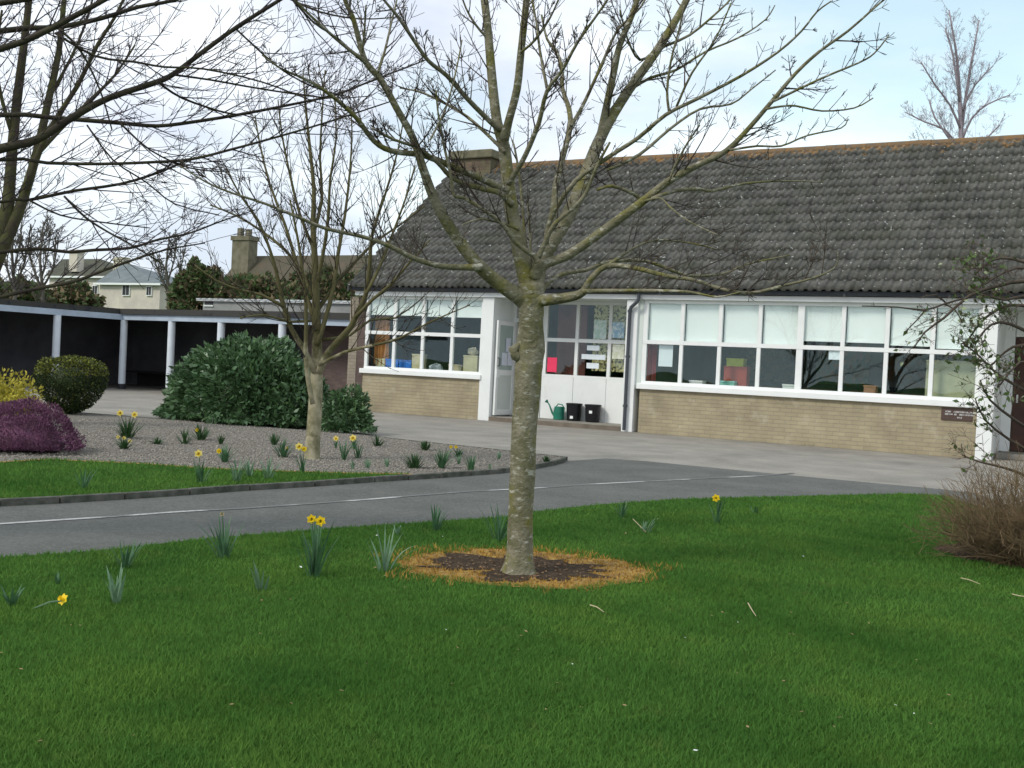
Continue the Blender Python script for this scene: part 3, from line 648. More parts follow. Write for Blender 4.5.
# brown plaque with white lettering under the sill
P0, P1 = ONT(941.5, 411, T), ONT(973, 411, T)
pl = empty('plaque', ((P0.x+P1.x)/2, T-.02, .65), 'brown plaque with white lettering screwed to the brick', 'sign')
zb, ztp = .648, .868
MB().box(P0.x, P1.x, T-.022, T-.002, zb, ztp).build('board', mat('plaque_brown', (.085, .055, .045), .5, var=.1, scale=5), pl, bevel=.003)
def glyphs(lt, xa, xb, zc, hgt):
    x = xa; cw = .021; rr = random.Random(int(zc*1000))
    while x < xb-.01:
        k = rr.choice('HLTEOIN'); y0, y1 = T-.0245, T-.0225; s = .0045
        z0, z1 = zc-hgt/2, zc+hgt/2
        if k in 'HNO': lt.box(x, x+s, y0, y1, z0, z1); lt.box(x+.011, x+.011+s, y0, y1, z0, z1)
        if k in 'H': lt.box(x+s, x+.011, y0, y1, zc-.002, zc+.002)
        if k in 'LEIT': lt.box(x+(.005 if k in 'IT' else 0), x+s+(.005 if k in 'IT' else 0), y0, y1, z0, z1)
        if k in 'LEO': lt.box(x+s, x+(.011 if k == 'O' else .014), y0, y1, z0, z0+.004)
        if k in 'EO': lt.box(x+s, x+(.011 if k == 'O' else .014), y0, y1, z1-.004, z1)
        x += cw
g0 = P0.x
for zc, spans in ((.800, ((.065, .17), (.205, .575))), (.755, ((.065, .18), (.215, .265), (.30, .56))), (.703, ((.27, .35),))):
    lt = MB()
    for a, b in spans: glyphs(lt, g0+a, g0+b, zc, .026)
    lt.build('lettering', white_m, pl)

# ------------------------------------------------------------ covered walkway (L-shaped) and link wall
CW = empty('covered_walkway', (-22, 22, 0), 'low flat roofed covered walkway with white posts and dark inside', 'shelter')
def cwb(name, m, *a, bevel=0): return MB().box(*a).build(name, m, CW, bevel=bevel)
yf = 21.95
roofp = [(-25.45, yf-.12), (-18.7, 21.15), (-16.25, 21.15), (-16.25, 25.5), (-29, 25.5), (-29, 2), (-25.45, 2)]
MB().prism(roofp, 2.145, 2.30).build('roof', felt_m, CW)
fm = MB()
fl = [(-25.40, 4), (-25.40, yf-.06), (-18.8, 21.22), (-16.3, 21.22)]
for (a, b) in zip(fl, fl[1:]):
    d = Vector((b[0]-a[0], b[1]-a[1])).normalized(); nrm = Vector((-d.y, d.x))*.05
    m_ = MB(); fm.prism([a, b, (b[0]+nrm.x, b[1]+nrm.y), (a[0]+nrm.x, a[1]+nrm.y)], 1.985, 2.144)
fm.poly([(-25.45, yf, 2.144), (-25.3, yf, 2.144), (-25.4, yf+.2, 2.144)])
fm.build('fascia', fasb_m, CW)
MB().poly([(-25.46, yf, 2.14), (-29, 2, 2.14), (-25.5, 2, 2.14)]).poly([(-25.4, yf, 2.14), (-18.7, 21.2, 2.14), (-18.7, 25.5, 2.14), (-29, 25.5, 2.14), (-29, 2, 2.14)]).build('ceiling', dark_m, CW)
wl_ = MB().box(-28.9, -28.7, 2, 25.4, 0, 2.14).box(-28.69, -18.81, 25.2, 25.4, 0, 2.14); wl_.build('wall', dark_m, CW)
lw = MB().box(-18.8, -16.2, 22.25, 22.45, 0, 2.14).box(-18.8, -18.6, 22.46, 25.3, 0, 2.14); lw.build('wall', dkbrick_m, CW)
posts = [(-25.45, 19.75), (-25.38, 21.95), (-23.25, 21.75), (-21.2, 21.55), (-18.88, 21.32)]
for sxp, syp in posts + [(-25.45, y) for y in (17.5, 15.2, 12.9, 10.6)]:
    pm = MB().lathe([(.10, 0), (.10, 1.83)], (sxp, syp, .15), 16).build('post', post_m, CW); MB().lathe([(.105, 0), (.105, .149)], (sxp, syp, .001), 16).build('foot', foot_m, pm)
MB().box(-28.2, -19.5, 24.5, 25.1, .40, .46).box(-28.2, -19.5, 25.0, 25.1, .0, .40).build('bench', mat('dark_bench', (.03, .028, .03), .8), CW)

# grey flat roofed block behind the walkway
BB = empty('flat_roof_block', (-24, 30, 0), 'grey rendered flat roofed block rising behind the covered walkway', 'building')
tB = 30.0; b0 = ONT(203, 305, tB); b1 = ONT(345, 305, tB)
ztop = ONT(240, 299, tB).z
blkm = mat('grey_render', (.27, .28, .27), .9, var=.15, scale=1.5)
MB().box(b0.x, b1.x+3, tB, tB+6, 0, ztop-.1).build('wall', blkm, BB)
cpm = MB(); x = b0.x-.25
while x < b1.x+3.1: cpm.box(x, x+.19, tB-.12, tB+.2, ztop-.055, ztop); x += .30
cpm.box(b0.x-.25, b1.x+3.1, tB-.10, tB+6.1, ztop-.10, ztop-.056); cpm.build('coping', mat('coping_white', (.48, .50, .50), .8, var=.2, scale=3), BB)
wa, wb = ONT(205.5, 301, tB), ONT(213, 305, tB); wnd = MB().box(wa.x, wb.x, tB-.03, tB-.001, wb.z, wa.z).build('window', foot_m, BB)
MB().box(wa.x-.05, wb.x+.05, tB-.05, tB-.005, wb.z-.06, wb.z-.001).build('sill', greyw_m, wnd)

# far dark roofed church-like house with tower chimney
tC = 62.0
def PX(px, py, t): v = ONT(px, py, t); return v
CH = empty('gabled_hall', (PX(300, 300, tC).x, tC, 0), 'far hall with long dark roof and tall stone chimney', 'building')
r1, r2 = PX(250, 256, tC+4), PX(420, 268, tC+4); e1 = PX(232, 292, tC); zrg = r1.z; ze = zrg-4.4
hm = MB(); xa, xb = PX(240, 270, tC+4).x, r2.x+4
hm.poly([(xa, tC, ze), (xb, tC, ze), (xb, tC+4, zrg), (xa, tC+4, zrg)]); hm.poly([(xa, tC+8, ze), (xb, tC+8, ze), (xb, tC+4, zrg), (xa, tC+4, zrg)]); hm.poly([(xa, tC, ze-.15), (xb, tC, ze-.15), (xb, tC, ze), (xa, tC, ze)])
hall_roof = mat('hall_roof_slate', (.105, .085, .06), .9, col2=(.07, .07, .045), scale=.8)
hm.build('roof', hall_roof, CH)
wm = MB(); stone_wall = mat('hall_stone', (.20, .18, .13), .95, col2=(.12, .11, .07), scale=2)
wm.box(xa+.3, xb-.3, tC+.3, tC+7.7, 0, ze); wm.poly([(xa+.3, tC+.3, ze), (xa+.3, tC+7.7, ze), (xa+.3, tC+4, zrg-.2)]); wm.build('wall', stone_wall, CH)
a, b, c = PX(236, 240, tC+3), PX(252.5, 240, tC+3), PX(245, 232, tC+3)
cs = MB().box(a.x, b.x, tC+2.6, tC+3.6, ze, c.z-.7).box(a.x-.5, b.x, tC+2.5, tC+3.7, ze, ze+2.8).build('chimney', stone_wall, CH)
MB().box(a.x-.1, b.x+.1, tC+2.5, tC+3.7, c.z-.699, c.z-.35).box(a.x+.3, a.x+.65, tC+2.8, tC+3.2, c.z-.349, c.z+.3).box(b.x-.6, b.x-.25, tC+2.8, tC+3.2, c.z-.349, c.z+.2).build('chimney_top', stone_wall, cs)

# far cream house with hipped slate roofs
tH = 66.0
HH = empty('far_house', (PX(110, 300, tH).x, tH, 0), 'far cream house with grey hipped roof and two chimneys', 'house')
slate = mat('grey_slate', (.17, .20, .205), .8, col2=(.12, .145, .15), scale=1.2)
mosslate = mat('mossy_slate', (.085, .09, .06), .9, col2=(.06, .06, .045), scale=1)
cream = mat('cream_render', (.62, .57, .48), .9, col2=(.50, .46, .40), scale=.9)
def hip(pxl, pxr, pye, pxa, pxb, pya, t, dep_, rm, wallm, t_in=None):
    a, b = PX(pxl, pye, t), PX(pxr, pye, t); ze = (a.z+b.z)/2; A, B = PX(pxa, pya, t+dep_/2), PX(pxb, pya, t+dep_/2); zt = (A.z+B.z)/2
    xl, xr = a.x, b.x; mb = MB(); P = [(xl, t, ze), (xr, t, ze), (xr, t+dep_, ze), (xl, t+dep_, ze)]; r1 = (A.x, t+dep_/2, zt); r2 = (B.x, t+dep_/2, zt)
    mb.poly([P[0], P[1], r2, r1]); mb.poly([P[1], P[2], r2]); mb.poly([P[2], P[3], r1, r2]); mb.poly([P[3], P[0], r1]); mb.poly(P[::-1])
    mb.build('roof', rm, HH); MB().box(xl+.35, xr-.35, t+.35, t+dep_-.35, 0, ze-.001).build('wall', wallm, HH); MB().box(xl-.05, xr+.05, t-.05, t-.001, ze-.12, ze+.05).build('gutter', white_m, HH)
    return ze
hip(94, 160, 283.5, 122, 130, 264.5, tH, 7.0, slate, cream); hip(44, 110, 276.5, 62, 100, 259, tH+5, 8, mosslate, cream)
def chim(px0, px1, py0, py1, t, m):
    a, b = PX(px0, py0, t), PX(px1, py1, t); o = MB().box(a.x, b.x, t-.4, t+.4, b.z, a.z).build('chimney', m, HH); MB().box(a.x-.08, b.x+.08, t-.48, t+.48, a.z-.35, a.z-.15).build('chimney_band', m, o)
chim(73, 80, 250, 272, tH+6, cream); chim(117, 126.5, 257.5, 272, tH+4, mat('cream_chimney', (.50, .47, .36), .9, var=.2))
for x0p, x1p, y0p, y1p in ((123, 130, 284.5, 296), (147, 152, 286, 296), (93, 98, 285, 296)):
    a, b = PX(x0p, y0p, tH+.3), PX(x1p, y1p, tH+.3); f = MB().box(a.x, b.x, tH+.22, tH+.349, b.z, a.z).build('window', white_m, HH)
    MB().box(a.x+.07, (a.x+b.x)/2-.03, tH+.2, tH+.219, b.z+.08, a.z-.08).box((a.x+b.x)/2+.03, b.x-.07, tH+.2, tH+.219, b.z+.08, a.z-.08).build('pane', foot_m, f)

# ------------------------------------------------------------ leaves / shrubs
def leaf_cloud(name, centers, normals, size, m, parent=None, aspect=2.4, droop=.3, spread=.6, fold=True, mi=None):
    C_ = np.asarray(centers, float); Nn = np.asarray(normals, float); n = len(C_)
    d = Nn+RNG.normal(0, spread, (n, 3)); d[:, 2] -= droop; d /= np.linalg.norm(d, axis=1)[:, None]
    s = np.cross(d, RNG.normal(0, 1, (n, 3))); s /= np.linalg.norm(s, axis=1)[:, None]+1e-9
    l = (size*RNG.uniform(.6, 1.3, n))[:, None]; wd = l/aspect*.5; up = np.cross(s, d)*l*.12
    V = np.stack([C_, C_+d*l*.45+s*wd+up, C_+d*l, C_+d*l*.45-s*wd+up], 1).reshape(-1, 3)
    return V, (np.arange(n)[:, None]*4+np.array([[0, 1, 2, 3]]))
def shrub_points(c, rad, n, shape='dome', lump=.16, seed=0, shell=.3):
    P = []; Nn = []
    while len(P) < n:
        v = Vector(RNG.normal(0, 1, 3)); v.normalize()
        if shape == 'dome' and v.z < -.15: continue
        k = 1+lump*mnoise.noise(v*2.1+Vector((seed, 0, 0)))*2+lump*.7*mnoise.noise(v*5+Vector((seed, 9, 0)))
        if shape == 'drum': k *= 1/max(abs(v.x)**3+abs(v.y)**3+abs(v.z)**3, .2)**(1/3)
        q = k*(1-shell*RNG.random()**1.8)
        x, y, z = v.x*rad[0]*q, v.y*rad[1]*q, v.z*rad[2]*q
        if shape == 'drum' and z < 0: f = 1+.42*z/rad[2]; x *= f; y *= f
        if shape == 'dome': z = max(z, .03); f = 1-(.30 if rad[0] > 1.5 else .10)*max(0, z/rad[2])**1.3; x *= f; y *= f
        P.append((c[0]+x, c[1]+y, c[2]+z)); Nn.append(tuple(v))
    return P, Nn
def core(mb, c, rad, shape, seed, sc=.74, lump=.16):
    n, m_ = 20, 10; b = len(mb.v)
    for i in range(m_+1):
        ph = math.pi*i/m_
        for k in range(n):
            a = 2*math.pi*k/n; v = Vector((math.sin(ph)*math.cos(a), math.sin(ph)*math.sin(a), math.cos(ph)))
            q = sc*(1+lump*2*mnoise.noise(v*2.1+Vector((seed, 0, 0))))
            z = v.z*rad[2]*q; f = 1
            if shape == 'dome': z = max(z, .01); f = 1-(.30 if rad[0] > 1.5 else .10)*max(0, z/rad[2])**1.3
            elif z < 0: f = 1+.42*z/rad[2]
            mb.v.append((c[0]+v.x*rad[0]*q*f, c[1]+v.y*rad[1]*q*f, c[2]+z))
    for i in range(m_):
        for k in range(n): k2 = (k+1) % n; mb.f.append([b+i*n+k, b+i*n+k2, b+(i+1)*n+k2, b+(i+1)*n+k]); mb.mi.append(0)
def shrub(name, loc, rad, cz, n, size, mats, label, cat='shrub', shape='dome', seed=0, droop=.3, aspect=2.4, spread=.6, shell=.3, lump=.16, tipm=None, stems=6, group=None):
    e = empty(name, loc, label, cat, group); c = (loc[0], loc[1], loc[2]+cz)
    P, Nn = shrub_points(c, rad, n, shape, lump, seed, shell)
    V, Fc = leaf_cloud('leaves', P, Nn, size, mats[0], droop=droop, aspect=aspect, spread=spread)
    mi = (RNG.random(len(Fc)) < .3).astype(int) if len(mats) > 1 else None
    if tipm is not None:
        zz = np.array(P)[:, 2]; mats = [mats[0], tipm]; mi = ((RNG.random(len(Fc)) < .55) & (zz > c[2]+rad[2]*(.35 if shape == 'drum' else .2)) | (RNG.random(len(Fc)) < .06)).astype(int)
    arr_mesh('foliage', V, Fc, mats, e, mi)
    mb = MB()
    for i in range(stems):
        a = random.uniform(0, 6.28); mb.tube([(loc[0], loc[1], loc[2]-.03), (loc[0]+rad[0]*.3*math.cos(a), loc[1]+rad[1]*.3*math.sin(a), loc[2]+cz*.5+.1), (loc[0]+rad[0]*.7*math.cos(a), loc[1]+rad[1]*.7*math.sin(a), c[2]+rad[2]*.4)], [.03, .022, .008], 5)
    mb.build('stem', twig_m, e)
    mb = MB(); core(mb, c, rad, shape, seed, .62 if shape == 'drum' else .72, lump); mb.build('inner_foliage', mats[0], e, smooth=True)
    return e
laurel_m = translucent(mat('laurel_leaf', (.095, .175, .065), .38, col2=(.045, .098, .038), scale=3, spec=.4, lo=.3, hi=.7), .12)
laurel2_m = translucent(mat('laurel_leaf_light', (.17, .27, .14), .38, col2=(.08, .16, .07), scale=3, spec=.4), .15)
lc = G(249, 427); lc = Vector((lc.x-.68, lc.y+.75, .05))
shrub('laurel_bush', lc, (1.66, 1.25, 1.30), .05, 14000, .125, [laurel_m, laurel2_m], 'big glossy dark green laurel bush before the covered walkway', 'bush', seed=4, droop=.25, aspect=2.1, spread=.55, shell=.28, lump=.14)
l2 = G(326, 435); shrub('laurel_bush', Vector((l2.x, l2.y+.5, .05)), (.42, .45, .62), .03, 2400, .10, [laurel_m, laurel2_m], 'low dark green bush touching the right side of the laurel behind the young tree', 'bush', seed=8, aspect=2.6)
box_m = translucent(mat('box_leaf', (.045, .07, .018), .5, col2=(.022, .038, .012), scale=5, spec=.3), .12)
boxtip_m = mat('box_leaf_tip', (.24, .25, .03), .5, col2=(.12, .14, .025), scale=8)
rb = G(68, 417); rb = Vector((rb.x-.12, rb.y+.12, .05))
shrub('clipped_shrub', rb, (.52, .52, .45), .50, 17000, .036, [box_m], 'rounded clipped dark green shrub with yellowish tips', 'shrub', shape='drum', seed=2, droop=0, aspect=1.8, spread=.8, shell=.2, lump=.07, tipm=boxtip_m)
gold_m = translucent(mat('golden_leaf', (.52, .46, .06), .6, col2=(.30, .27, .04), scale=5), .2)
gb = G(2, 432); shrub('golden_shrub', Vector((gb.x-.62, gb.y+.35, .05)), (.64, .6, .60), .05, 4200, .06, [gold_m], 'golden yellow shrub behind the purple heather', 'shrub', seed=6, droop=0, aspect=2, spread=.8, lump=.25)
hea_m = translucent(mat('heather_flower', (.22, .085, .16), .8, col2=(.10, .05, .075), scale=7), .15); hea2_m = mat('heather_green', (.06, .06, .035), .8)
hb = G(14, 458); hb = Vector((hb.x-.32, hb.y+.30, .05))
shrub('heather', hb, (.68, .56, .50), .02, 16000, .032, [hea_m, mat('heather_flower_light', (.25, .11, .20), .8, col2=(.12, .055, .09), scale=9)], 'mound of purple flowering heather at the left edge', 'heather', seed=3, droop=-.6, aspect=2.6, spread=.5, shell=.15, lump=.16, stems=4)

# ------------------------------------------------------------ trees
def smooth_path(pts, sub=3):
    out = []
    n = len(pts)
    for i in range(n-1):
        p0, p1, p2, p3 = pts[max(i-1, 0)], pts[i], pts[i+1], pts[min(i+2, n-1)]
        for k in range(sub):
            t = k/sub; out.append(tuple(.5*((2*b)+(-a+c)*t+(2*a-5*b+4*c-d)*t*t+(-a+3*b-3*c+d)*t**3) for a, b, c, d in zip(p0, p1, p2, p3)))
    out.append(tuple(pts[-1])); return out
class Tree:
    def __init__(s, seed=1): s.wood = MB(); s.tw = MB(); s.rnd = random.Random(seed); s.limbs = []
    def limb(s, px, base_d, d_end, sides=8, smooth=2, wood=True):
        """px: list of (x, y, radius_px); depth runs from base_d to d_end (m) along the limb"""
        P = smooth_path([(a, b, c) for a, b, c in px], smooth); L_ = [0]
        for a, b in zip(P, P[1:]): L_.append(L_[-1]+math.hypot(a[0]-b[0], a[1]-b[1]))
        pts = []; rad = []
        for p, l in zip(P, L_):
            D_ = base_d+(d_end-base_d)*l/L_[-1]; pts.append(DEP(p[0], p[1], D_)); rad.append(max(p[2]*.93, .35)*D_/F)
        (s.wood if wood else s.tw).tube(pts, rad, sides if rad[0] > .012 else 5); s.limbs.append((pts, rad)); return pts, rad
    def grow(s, p, d, length, r, lvl, up=.12, wander=.16, kids=4, ang=(.5, .95), ratio=.55, opp=True, seg=.12, tip=.0012, rmin_w=.0, hook=0):
        n = max(3, int(length/seg)); pts = [p.copy()]; rad = [r]; q = p.copy(); d = d.normalized(); dirs = [d.copy()]
        for i in range(n):
            d = (d+Vector((s.rnd.gauss(0, wander), s.rnd.gauss(0, wander), s.rnd.gauss(0, wander)+up*(1+hook*i/n)))*.5).normalized()
            q = q+d*(length/n); pts.append(q.copy()); dirs.append(d.copy()); rad.append(max(tip, r*(1-.8*(i+1)/n)))
        (s.wood if r > rmin_w > 0 else s.tw).tube(pts, rad, 5 if r > .006 else (4 if r > .003 else 3), cap=False)
        if lvl > 0:
            for k in range(kids):
                f = s.rnd.uniform(.2, .97); i = min(n, max(1, int(f*n))); dd = dirs[i]
                o = dd.orthogonal().normalized(); o = Matrix.Rotation(s.rnd.uniform(0, 6.28), 3, dd) @ o
                for sg in ((1, -1) if (opp and s.rnd.random() < .45) else (1,)):
                    a = s.rnd.uniform(*ang); nd = dd*math.cos(a)+o*sg*math.sin(a)
                    s.grow(pts[i], nd, length*ratio*(1-f*.45)*s.rnd.uniform(.6, 1.2), max(tip, rad[i]*.62), lvl-1, up, wander, max(1, kids-1), ang, ratio, opp, seg*.8, tip, rmin_w, hook)
    def twigs(s, pts, rad, every, length, lvl=1, kids=3, up=.12, tipr=.0012, start=.15, ang=(.6, 1.1), fl=.5, ratio=.55, maxr=.006):
        Lc = [0]
        for a, b in zip(pts, pts[1:]): Lc.append(Lc[-1]+(b-a).length)
        tot = Lc[-1]; x = tot*start
        while x < tot:
            i = max(j for j in range(len(Lc)) if Lc[j] <= x); i = min(i, len(pts)-2); f = (x-Lc[i])/max(1e-6, Lc[i+1]-Lc[i]); p = pts[i].lerp(pts[i+1], f); dd = (pts[i+1]-pts[i]).normalized()
            o = dd.orthogonal().normalized(); o = Matrix.Rotation(s.rnd.uniform(0, 6.28), 3, dd) @ o; a = s.rnd.uniform(*ang)
            if s.rnd.random() < .7: o.z = abs(o.z)
            nd = dd*math.cos(a)+o*math.sin(a)
            s.grow(p, nd, length*s.rnd.uniform(.4, 1.2)*(1-fl*x/tot), min(maxr, rad[i]*.6), lvl, up, .10, kids, (.45, .95), ratio, True, .07, tipr)
            x += every*s.rnd.uniform(.5, 1.5)
    def build(s, name, loc, label, wm, tm, cat='tree', tname='crown', group=None, wname='trunk'):
        e = empty(name, loc, label, cat, group)
        s.wood.build(wname, wm, e, smooth=True)
        if s.tw.v: s.tw.build(tname, tm, e)
        return e

# --- the front tree
TB = G(518, 577); D0 = (TB-CAMP).dot(fw)
t = Tree(11)
trunk_px = [(518, 584, 22), (518, 578, 19), (518.5, 571, 16), (519, 560, 14), (520, 530, 12.8), (522, 490, 12.6), (523, 450, 12.8), (526, 410, 13), (528, 380, 13.6), (529.5, 360, 14.2), (531, 345, 14), (531.5, 320, 12.8), (532, 300, 13), (532, 284, 13)]
P = smooth_path(trunk_px, 3); pts = [DEP(a, b, D0) for a, b, c in P]; rad = [c*D0/F for a, b, c in P]
b0 = len(t.wood.v); t.wood.tube(pts, rad, 28)
for i in range(b0, len(t.wood.v)):   # knobbly bark outline and root flare
    v = Vector(t.wood.v[i]); axp = min(pts, key=lambda p: abs(p.z-v.z)); o = v-axp; o.z = 0
    k = 1+.10*mnoise.noise(v*7)+.06*mnoise.noise(v*19)
    if v.z < .12: k += (.12-v.z)*2.2*max(0, math.sin(math.atan2(o.y, o.x)*4+1))
    t.wood.v[i] = (axp.x+o.x*k, axp.y+o.y*k, v.z)
# burr on the left of the trunk
bp = DEP(514.5, 352, D0-.03); t.wood.tube([bp+Vector((.05, .02, -.05)), bp+Vector((.01, 0, -.02)), bp+Vector((-.005, -.01, .01)), bp+Vector((.03, .02, .06))], [.02, .033, .03, .012], 8)
LIMBS = [
 ([(533,296,11),(526,276,9.5),(518,242,8.3),(511.6,211,7.6),(507.7,180,7),(504,146,6.6),(497,122,5.6),(492,78,5),(487,21,4.4),(481,-25,4),(474,-80,3.2),(466,-150,2)], 0, .35),
 ([(504,140,5.5),(509,120,4.4),(517,89,4.3),(521,52,4),(526,5,3.7),(531,-45,3.2),(540,-120,2)], .05, -.3),
 ([(534,290,11),(539,266,9),(552,242,8.2),(567.7,216,8),(582,185,7.4),(594,153,6.8),(607,125,6),(628,91,5.4),(656,52,4.8),(674,23,4.2),(685,3,3.8),(702,-35,3.3),(730,-110,2)], 0, .7),
 ([(594,150,5),(599,141,4.5),(607,104,4),(613,76,3.8),(620,44,3.4),(633,13,3),(642,-20,2.6),(655,-90,1.5)], .3, .1),
 ([(534,278,7),(541,266,5.6),(570,254,5.2),(607,228,5),(640.6,203,4.6),(669,181,4.1),(700,164,3.4),(726,151,3.1),(749,128,2.7),(773,100,2.4),(796,73,2),(820,51,1.7),(848,31,1.4),(880,3,1),(889,-3,.7)], -.02, -.7),
 ([(530,304,12),(518,296,9),(500,284,7.8),(479,266,7.2),(457,238,6.5),(436,203,5.6),(422.5,167,4.6),(413,138,4),(397,109,3.7),(381.6,81,3.6),(366,62.5,3.3),(359.5,42,3),(353,18,2.7),(345,0,2.4),(335,-35,2),(320,-90,1.2)], 0, -.8),
 ([(508,190,5),(501,188,4),(480,178,3.8),(462,171,3.6),(426,156,3.4),(392,151,3.1),(374,141,2.8),(355.5,117,2.5),(332,96,2.1),(309,81,1.6),(280,68,1),(262,55,.7)], 0, -.9),
 ([(512,205,4),(500,193,3.6),(484,189,3.4),(466,184,3.2),(450,176,2.8),(438,163,2.4),(418,148,2),(395,140,1.6),(372,128,1.2)], .03, -.5),
 ([(538,262,4),(534,256,3),(515.6,242.5,2.6),(502.5,224,2.4),(484,210,2.2),(463.5,198,2),(454,195,1.8),(450,172,1.6),(443,141,1.4),(438,112,1.1),(436,90,.8)], -.1, -.5),
 ([(482,267,4.5),(470,267.5,3.6),(440.7,266,3),(414.6,258.5,2.8),(388.6,245.5,2.6),(360,236,2.2),(326,228.6,2),(300,218,1.8),(266,204,1.5),(232,193,1.2),(206,182,1),(180,166,.7)], -.15, -.9),
 ([(533,300,8),(547,300,6.3),(570,297,5.2),(583,292,4.4),(591,279,3.4),(607,266,3),(635,268,2.6),(667,276,2.4),(694,280,2.2),(722,289,2),(750,293,1.8),(778,287,1.5),(818,276.5,1.1),(836,266,.8),(838,252,.6)], -.02, -.9),
 ([(583,292,2.8),(590,291,2.4),(622,290.7,2.2),(656,290.7,1.9),(690,292,1.5),(717,297,1.1),(740,292,.8)], -.3, -.7),
 ([(540,294,3.6),(547,284,2.9),(562.5,274,2.6),(586,270,2.3),(609,262,2.1),(646,261,1.9),(686,275,1.7),(722,274,1.3),(748,264,1),(790,255,.7)], .0, .5),
 ([(607,266,2.2),(630,250,1.5),(655,240,1.2),(690,243,.9),(720,250,.7)], -.1, .1),
 ([(538,258,3.2),(544,245,2.6),(554.6,224,2.4),(575.5,206,2.2),(586,193,2),(592,178,1.8),(599,162,1.6),(610,142,1.2)], -.1, -.3),
 ([(546,244,3.4),(548,229,3.1),(554.6,211,2.9),(575.5,181,2.7),(607,158,2.5),(638,138,2.4),(666,114.6,2.2),(697,99,2),(741.6,75.6,1.7),(778,52,1.4),(801.5,31,1.2),(817,11.7,1),(831.5,1,.8)], -.05, -.8),
 ([(550,228,4.4),(554,206,3.8),(556,185,3.5),(562.5,158,3.3),(570,128,3),(569,109,2.7),(562.5,88.6,2.3),(562,70,2),(557,52,1.7),(547,39,1.4),(541.6,15,1.1)], .05, .6),
 ([(571,126,2.4),(577,116,2.1),(586,99,2),(601.5,65,1.7),(617,31,1.4),(640,8,1.1),(655,-20,.8)], .15, .3),
 ([(508,184,3.6),(516,172,3),(526,154,2.9),(539,122.5,2.6),(547,91,2.3),(562.5,70,2),(578,41.7,1.7),(604,5,1.3),(615,-15,1)], .0, -.7),
 ([(500,130,3.4),(488.5,120,2.9),(467.6,99,2.7),(446.8,75.6,2.5),(428.5,61,2.2),(413,39,2),(397,15.6,1.7),(384,0,1.4),(370,-20,1)], .1, -.5),
 ([(505,152,2.6),(493.7,140.7,2.1),(467.6,117,1.8),(441.5,101.6,1.5),(420,92,1.1),(400,88,.8)], .05, .5),
 ([(547,89,1.9),(540,52,1.6),(536,21,1.3),(530,-10,1)], -.3, -.2),
 ([(669,112,1.6),(667,91,1.5),(671,60,1.3),(679,29,1),(684,5,.7)], -.35, -.4),
 ([(676.5,107,1.5),(692,73,1.3),(715.6,39,1),(731,3,.8)], -.4, -.7),
 ([(607,170,2),(640,154,1.9),(671,128,1.6),(700,109,1.4),(731,104,1.1),(752,88.6,.9),(775.5,70,.7)], .1, .6),
 ([(669,182,1.5),(674.5,167,1.3),(687.5,143,1.1),(700,125,.8)], -.35, -.5),
 ([(773,101,1.7),(778,99,1.5),(822,78,1.3),(859,62.5,1.1),(874.5,53,.9),(889,35,.7)], -.5, -.8),
 ([(766,109,1.4),(780,106.5,1.2),(796,106,1.1),(822,111,1),(854,108,.9),(873,98,.7)], -.5, -.2),
 ([(730,150,1.4),(757,146,1.2),(781,146,1.1),(807,135.5,1),(841,128,.8),(848,118.5,.6)], -.4, -.1),
 ([(652,199,2.4),(664,194,2.1),(680,190,2),(700,189,1.9),(712,191,1.8),(742,184,1.4),(778,181,1.1),(823,182,.8)], -.3, .2),
 ([(640,200,2.4),(634,194,2.2),(612,186,2),(597,190,1.6)], .3, .2),
 ([(645,201,1.4),(660,198,1.2),(670,207,1.1),(690,222,.9),(720,236,.7)], -.3, -.6),
 ([(366,62.5,2.4),(342.5,44,2),(319,23.5,1.6),(298,3,1.2),(285,-12,.9)], -.65, -.9),
 ([(378,72,1.6),(385,50,1.4),(392,20,1.1),(398,-5,.8)], -.6, -.3),
 ([(361,60,1.5),(364,35,1.3),(366,5,1)], -.65, -.8),
 ([(430,140,1.2),(445,110,1.2),(455,75,1),(462,40,.8)], -.5, -.1),
 ([(656,50,2),(640,60,1.5),(628,40,1.2),(620,10,.9)], .5, .3),
 ([(660,48,1.8),(690,35,1.5),(720,10,1.2),(735,-5,.9)], .5, .4),
 ([(628,91,2),(650,78,1.7),(676,70,1.5),(705,52,1.2),(738,38,1),(765,20,.8),(775,5,.6)], .5, .1),
 ([(521,52,1.6),(535,40,1.4),(550,18,1.1),(558,0,.8)], -.2, -.5),
 ([(489,40,1.6),(476,25,1.4),(466,8,1.1),(460,-10,.8)], .2, .1),
 ([(519,230,1.6),(500,222,1.2),(480,219,1),(462,225,.8)], .0, -.4),
 ([(526,248,2),(523,215,1.6),(520,180,1.4),(515,150,1.2),(512,140,1)], .15, .4),
 ([(531,262,1.8),(530,235,1.4),(528,200,1.2)], .2, .35),
]
rn = random.Random(5)
for px, a, b in LIMBS:
    pp, rr = t.limb(px, D0+a, D0+b, sides=10 if px[0][2] > 4 else 6, smooth=3)
    big = px[0][2] > 5
    if px[-1][0] > 745 and px[0][2] < 6:
        t.twigs(pp, rr, .075, .19, lvl=1, kids=2, up=.10, start=.2, tipr=.0017, maxr=.003, fl=.3)
        continue
    t.twigs(pp, rr, .11 if big else .068, .58 if big else .38, lvl=2 if big or px[0][2] > 2.4 else 1, kids=3, up=.16, start=.35 if big else .18, tipr=.0017, maxr=.005, fl=.55)
e = t.build('bare_tree', TB, 'bare young tree with mossy trunk standing in the front lawn', [bark_m], twig_m)

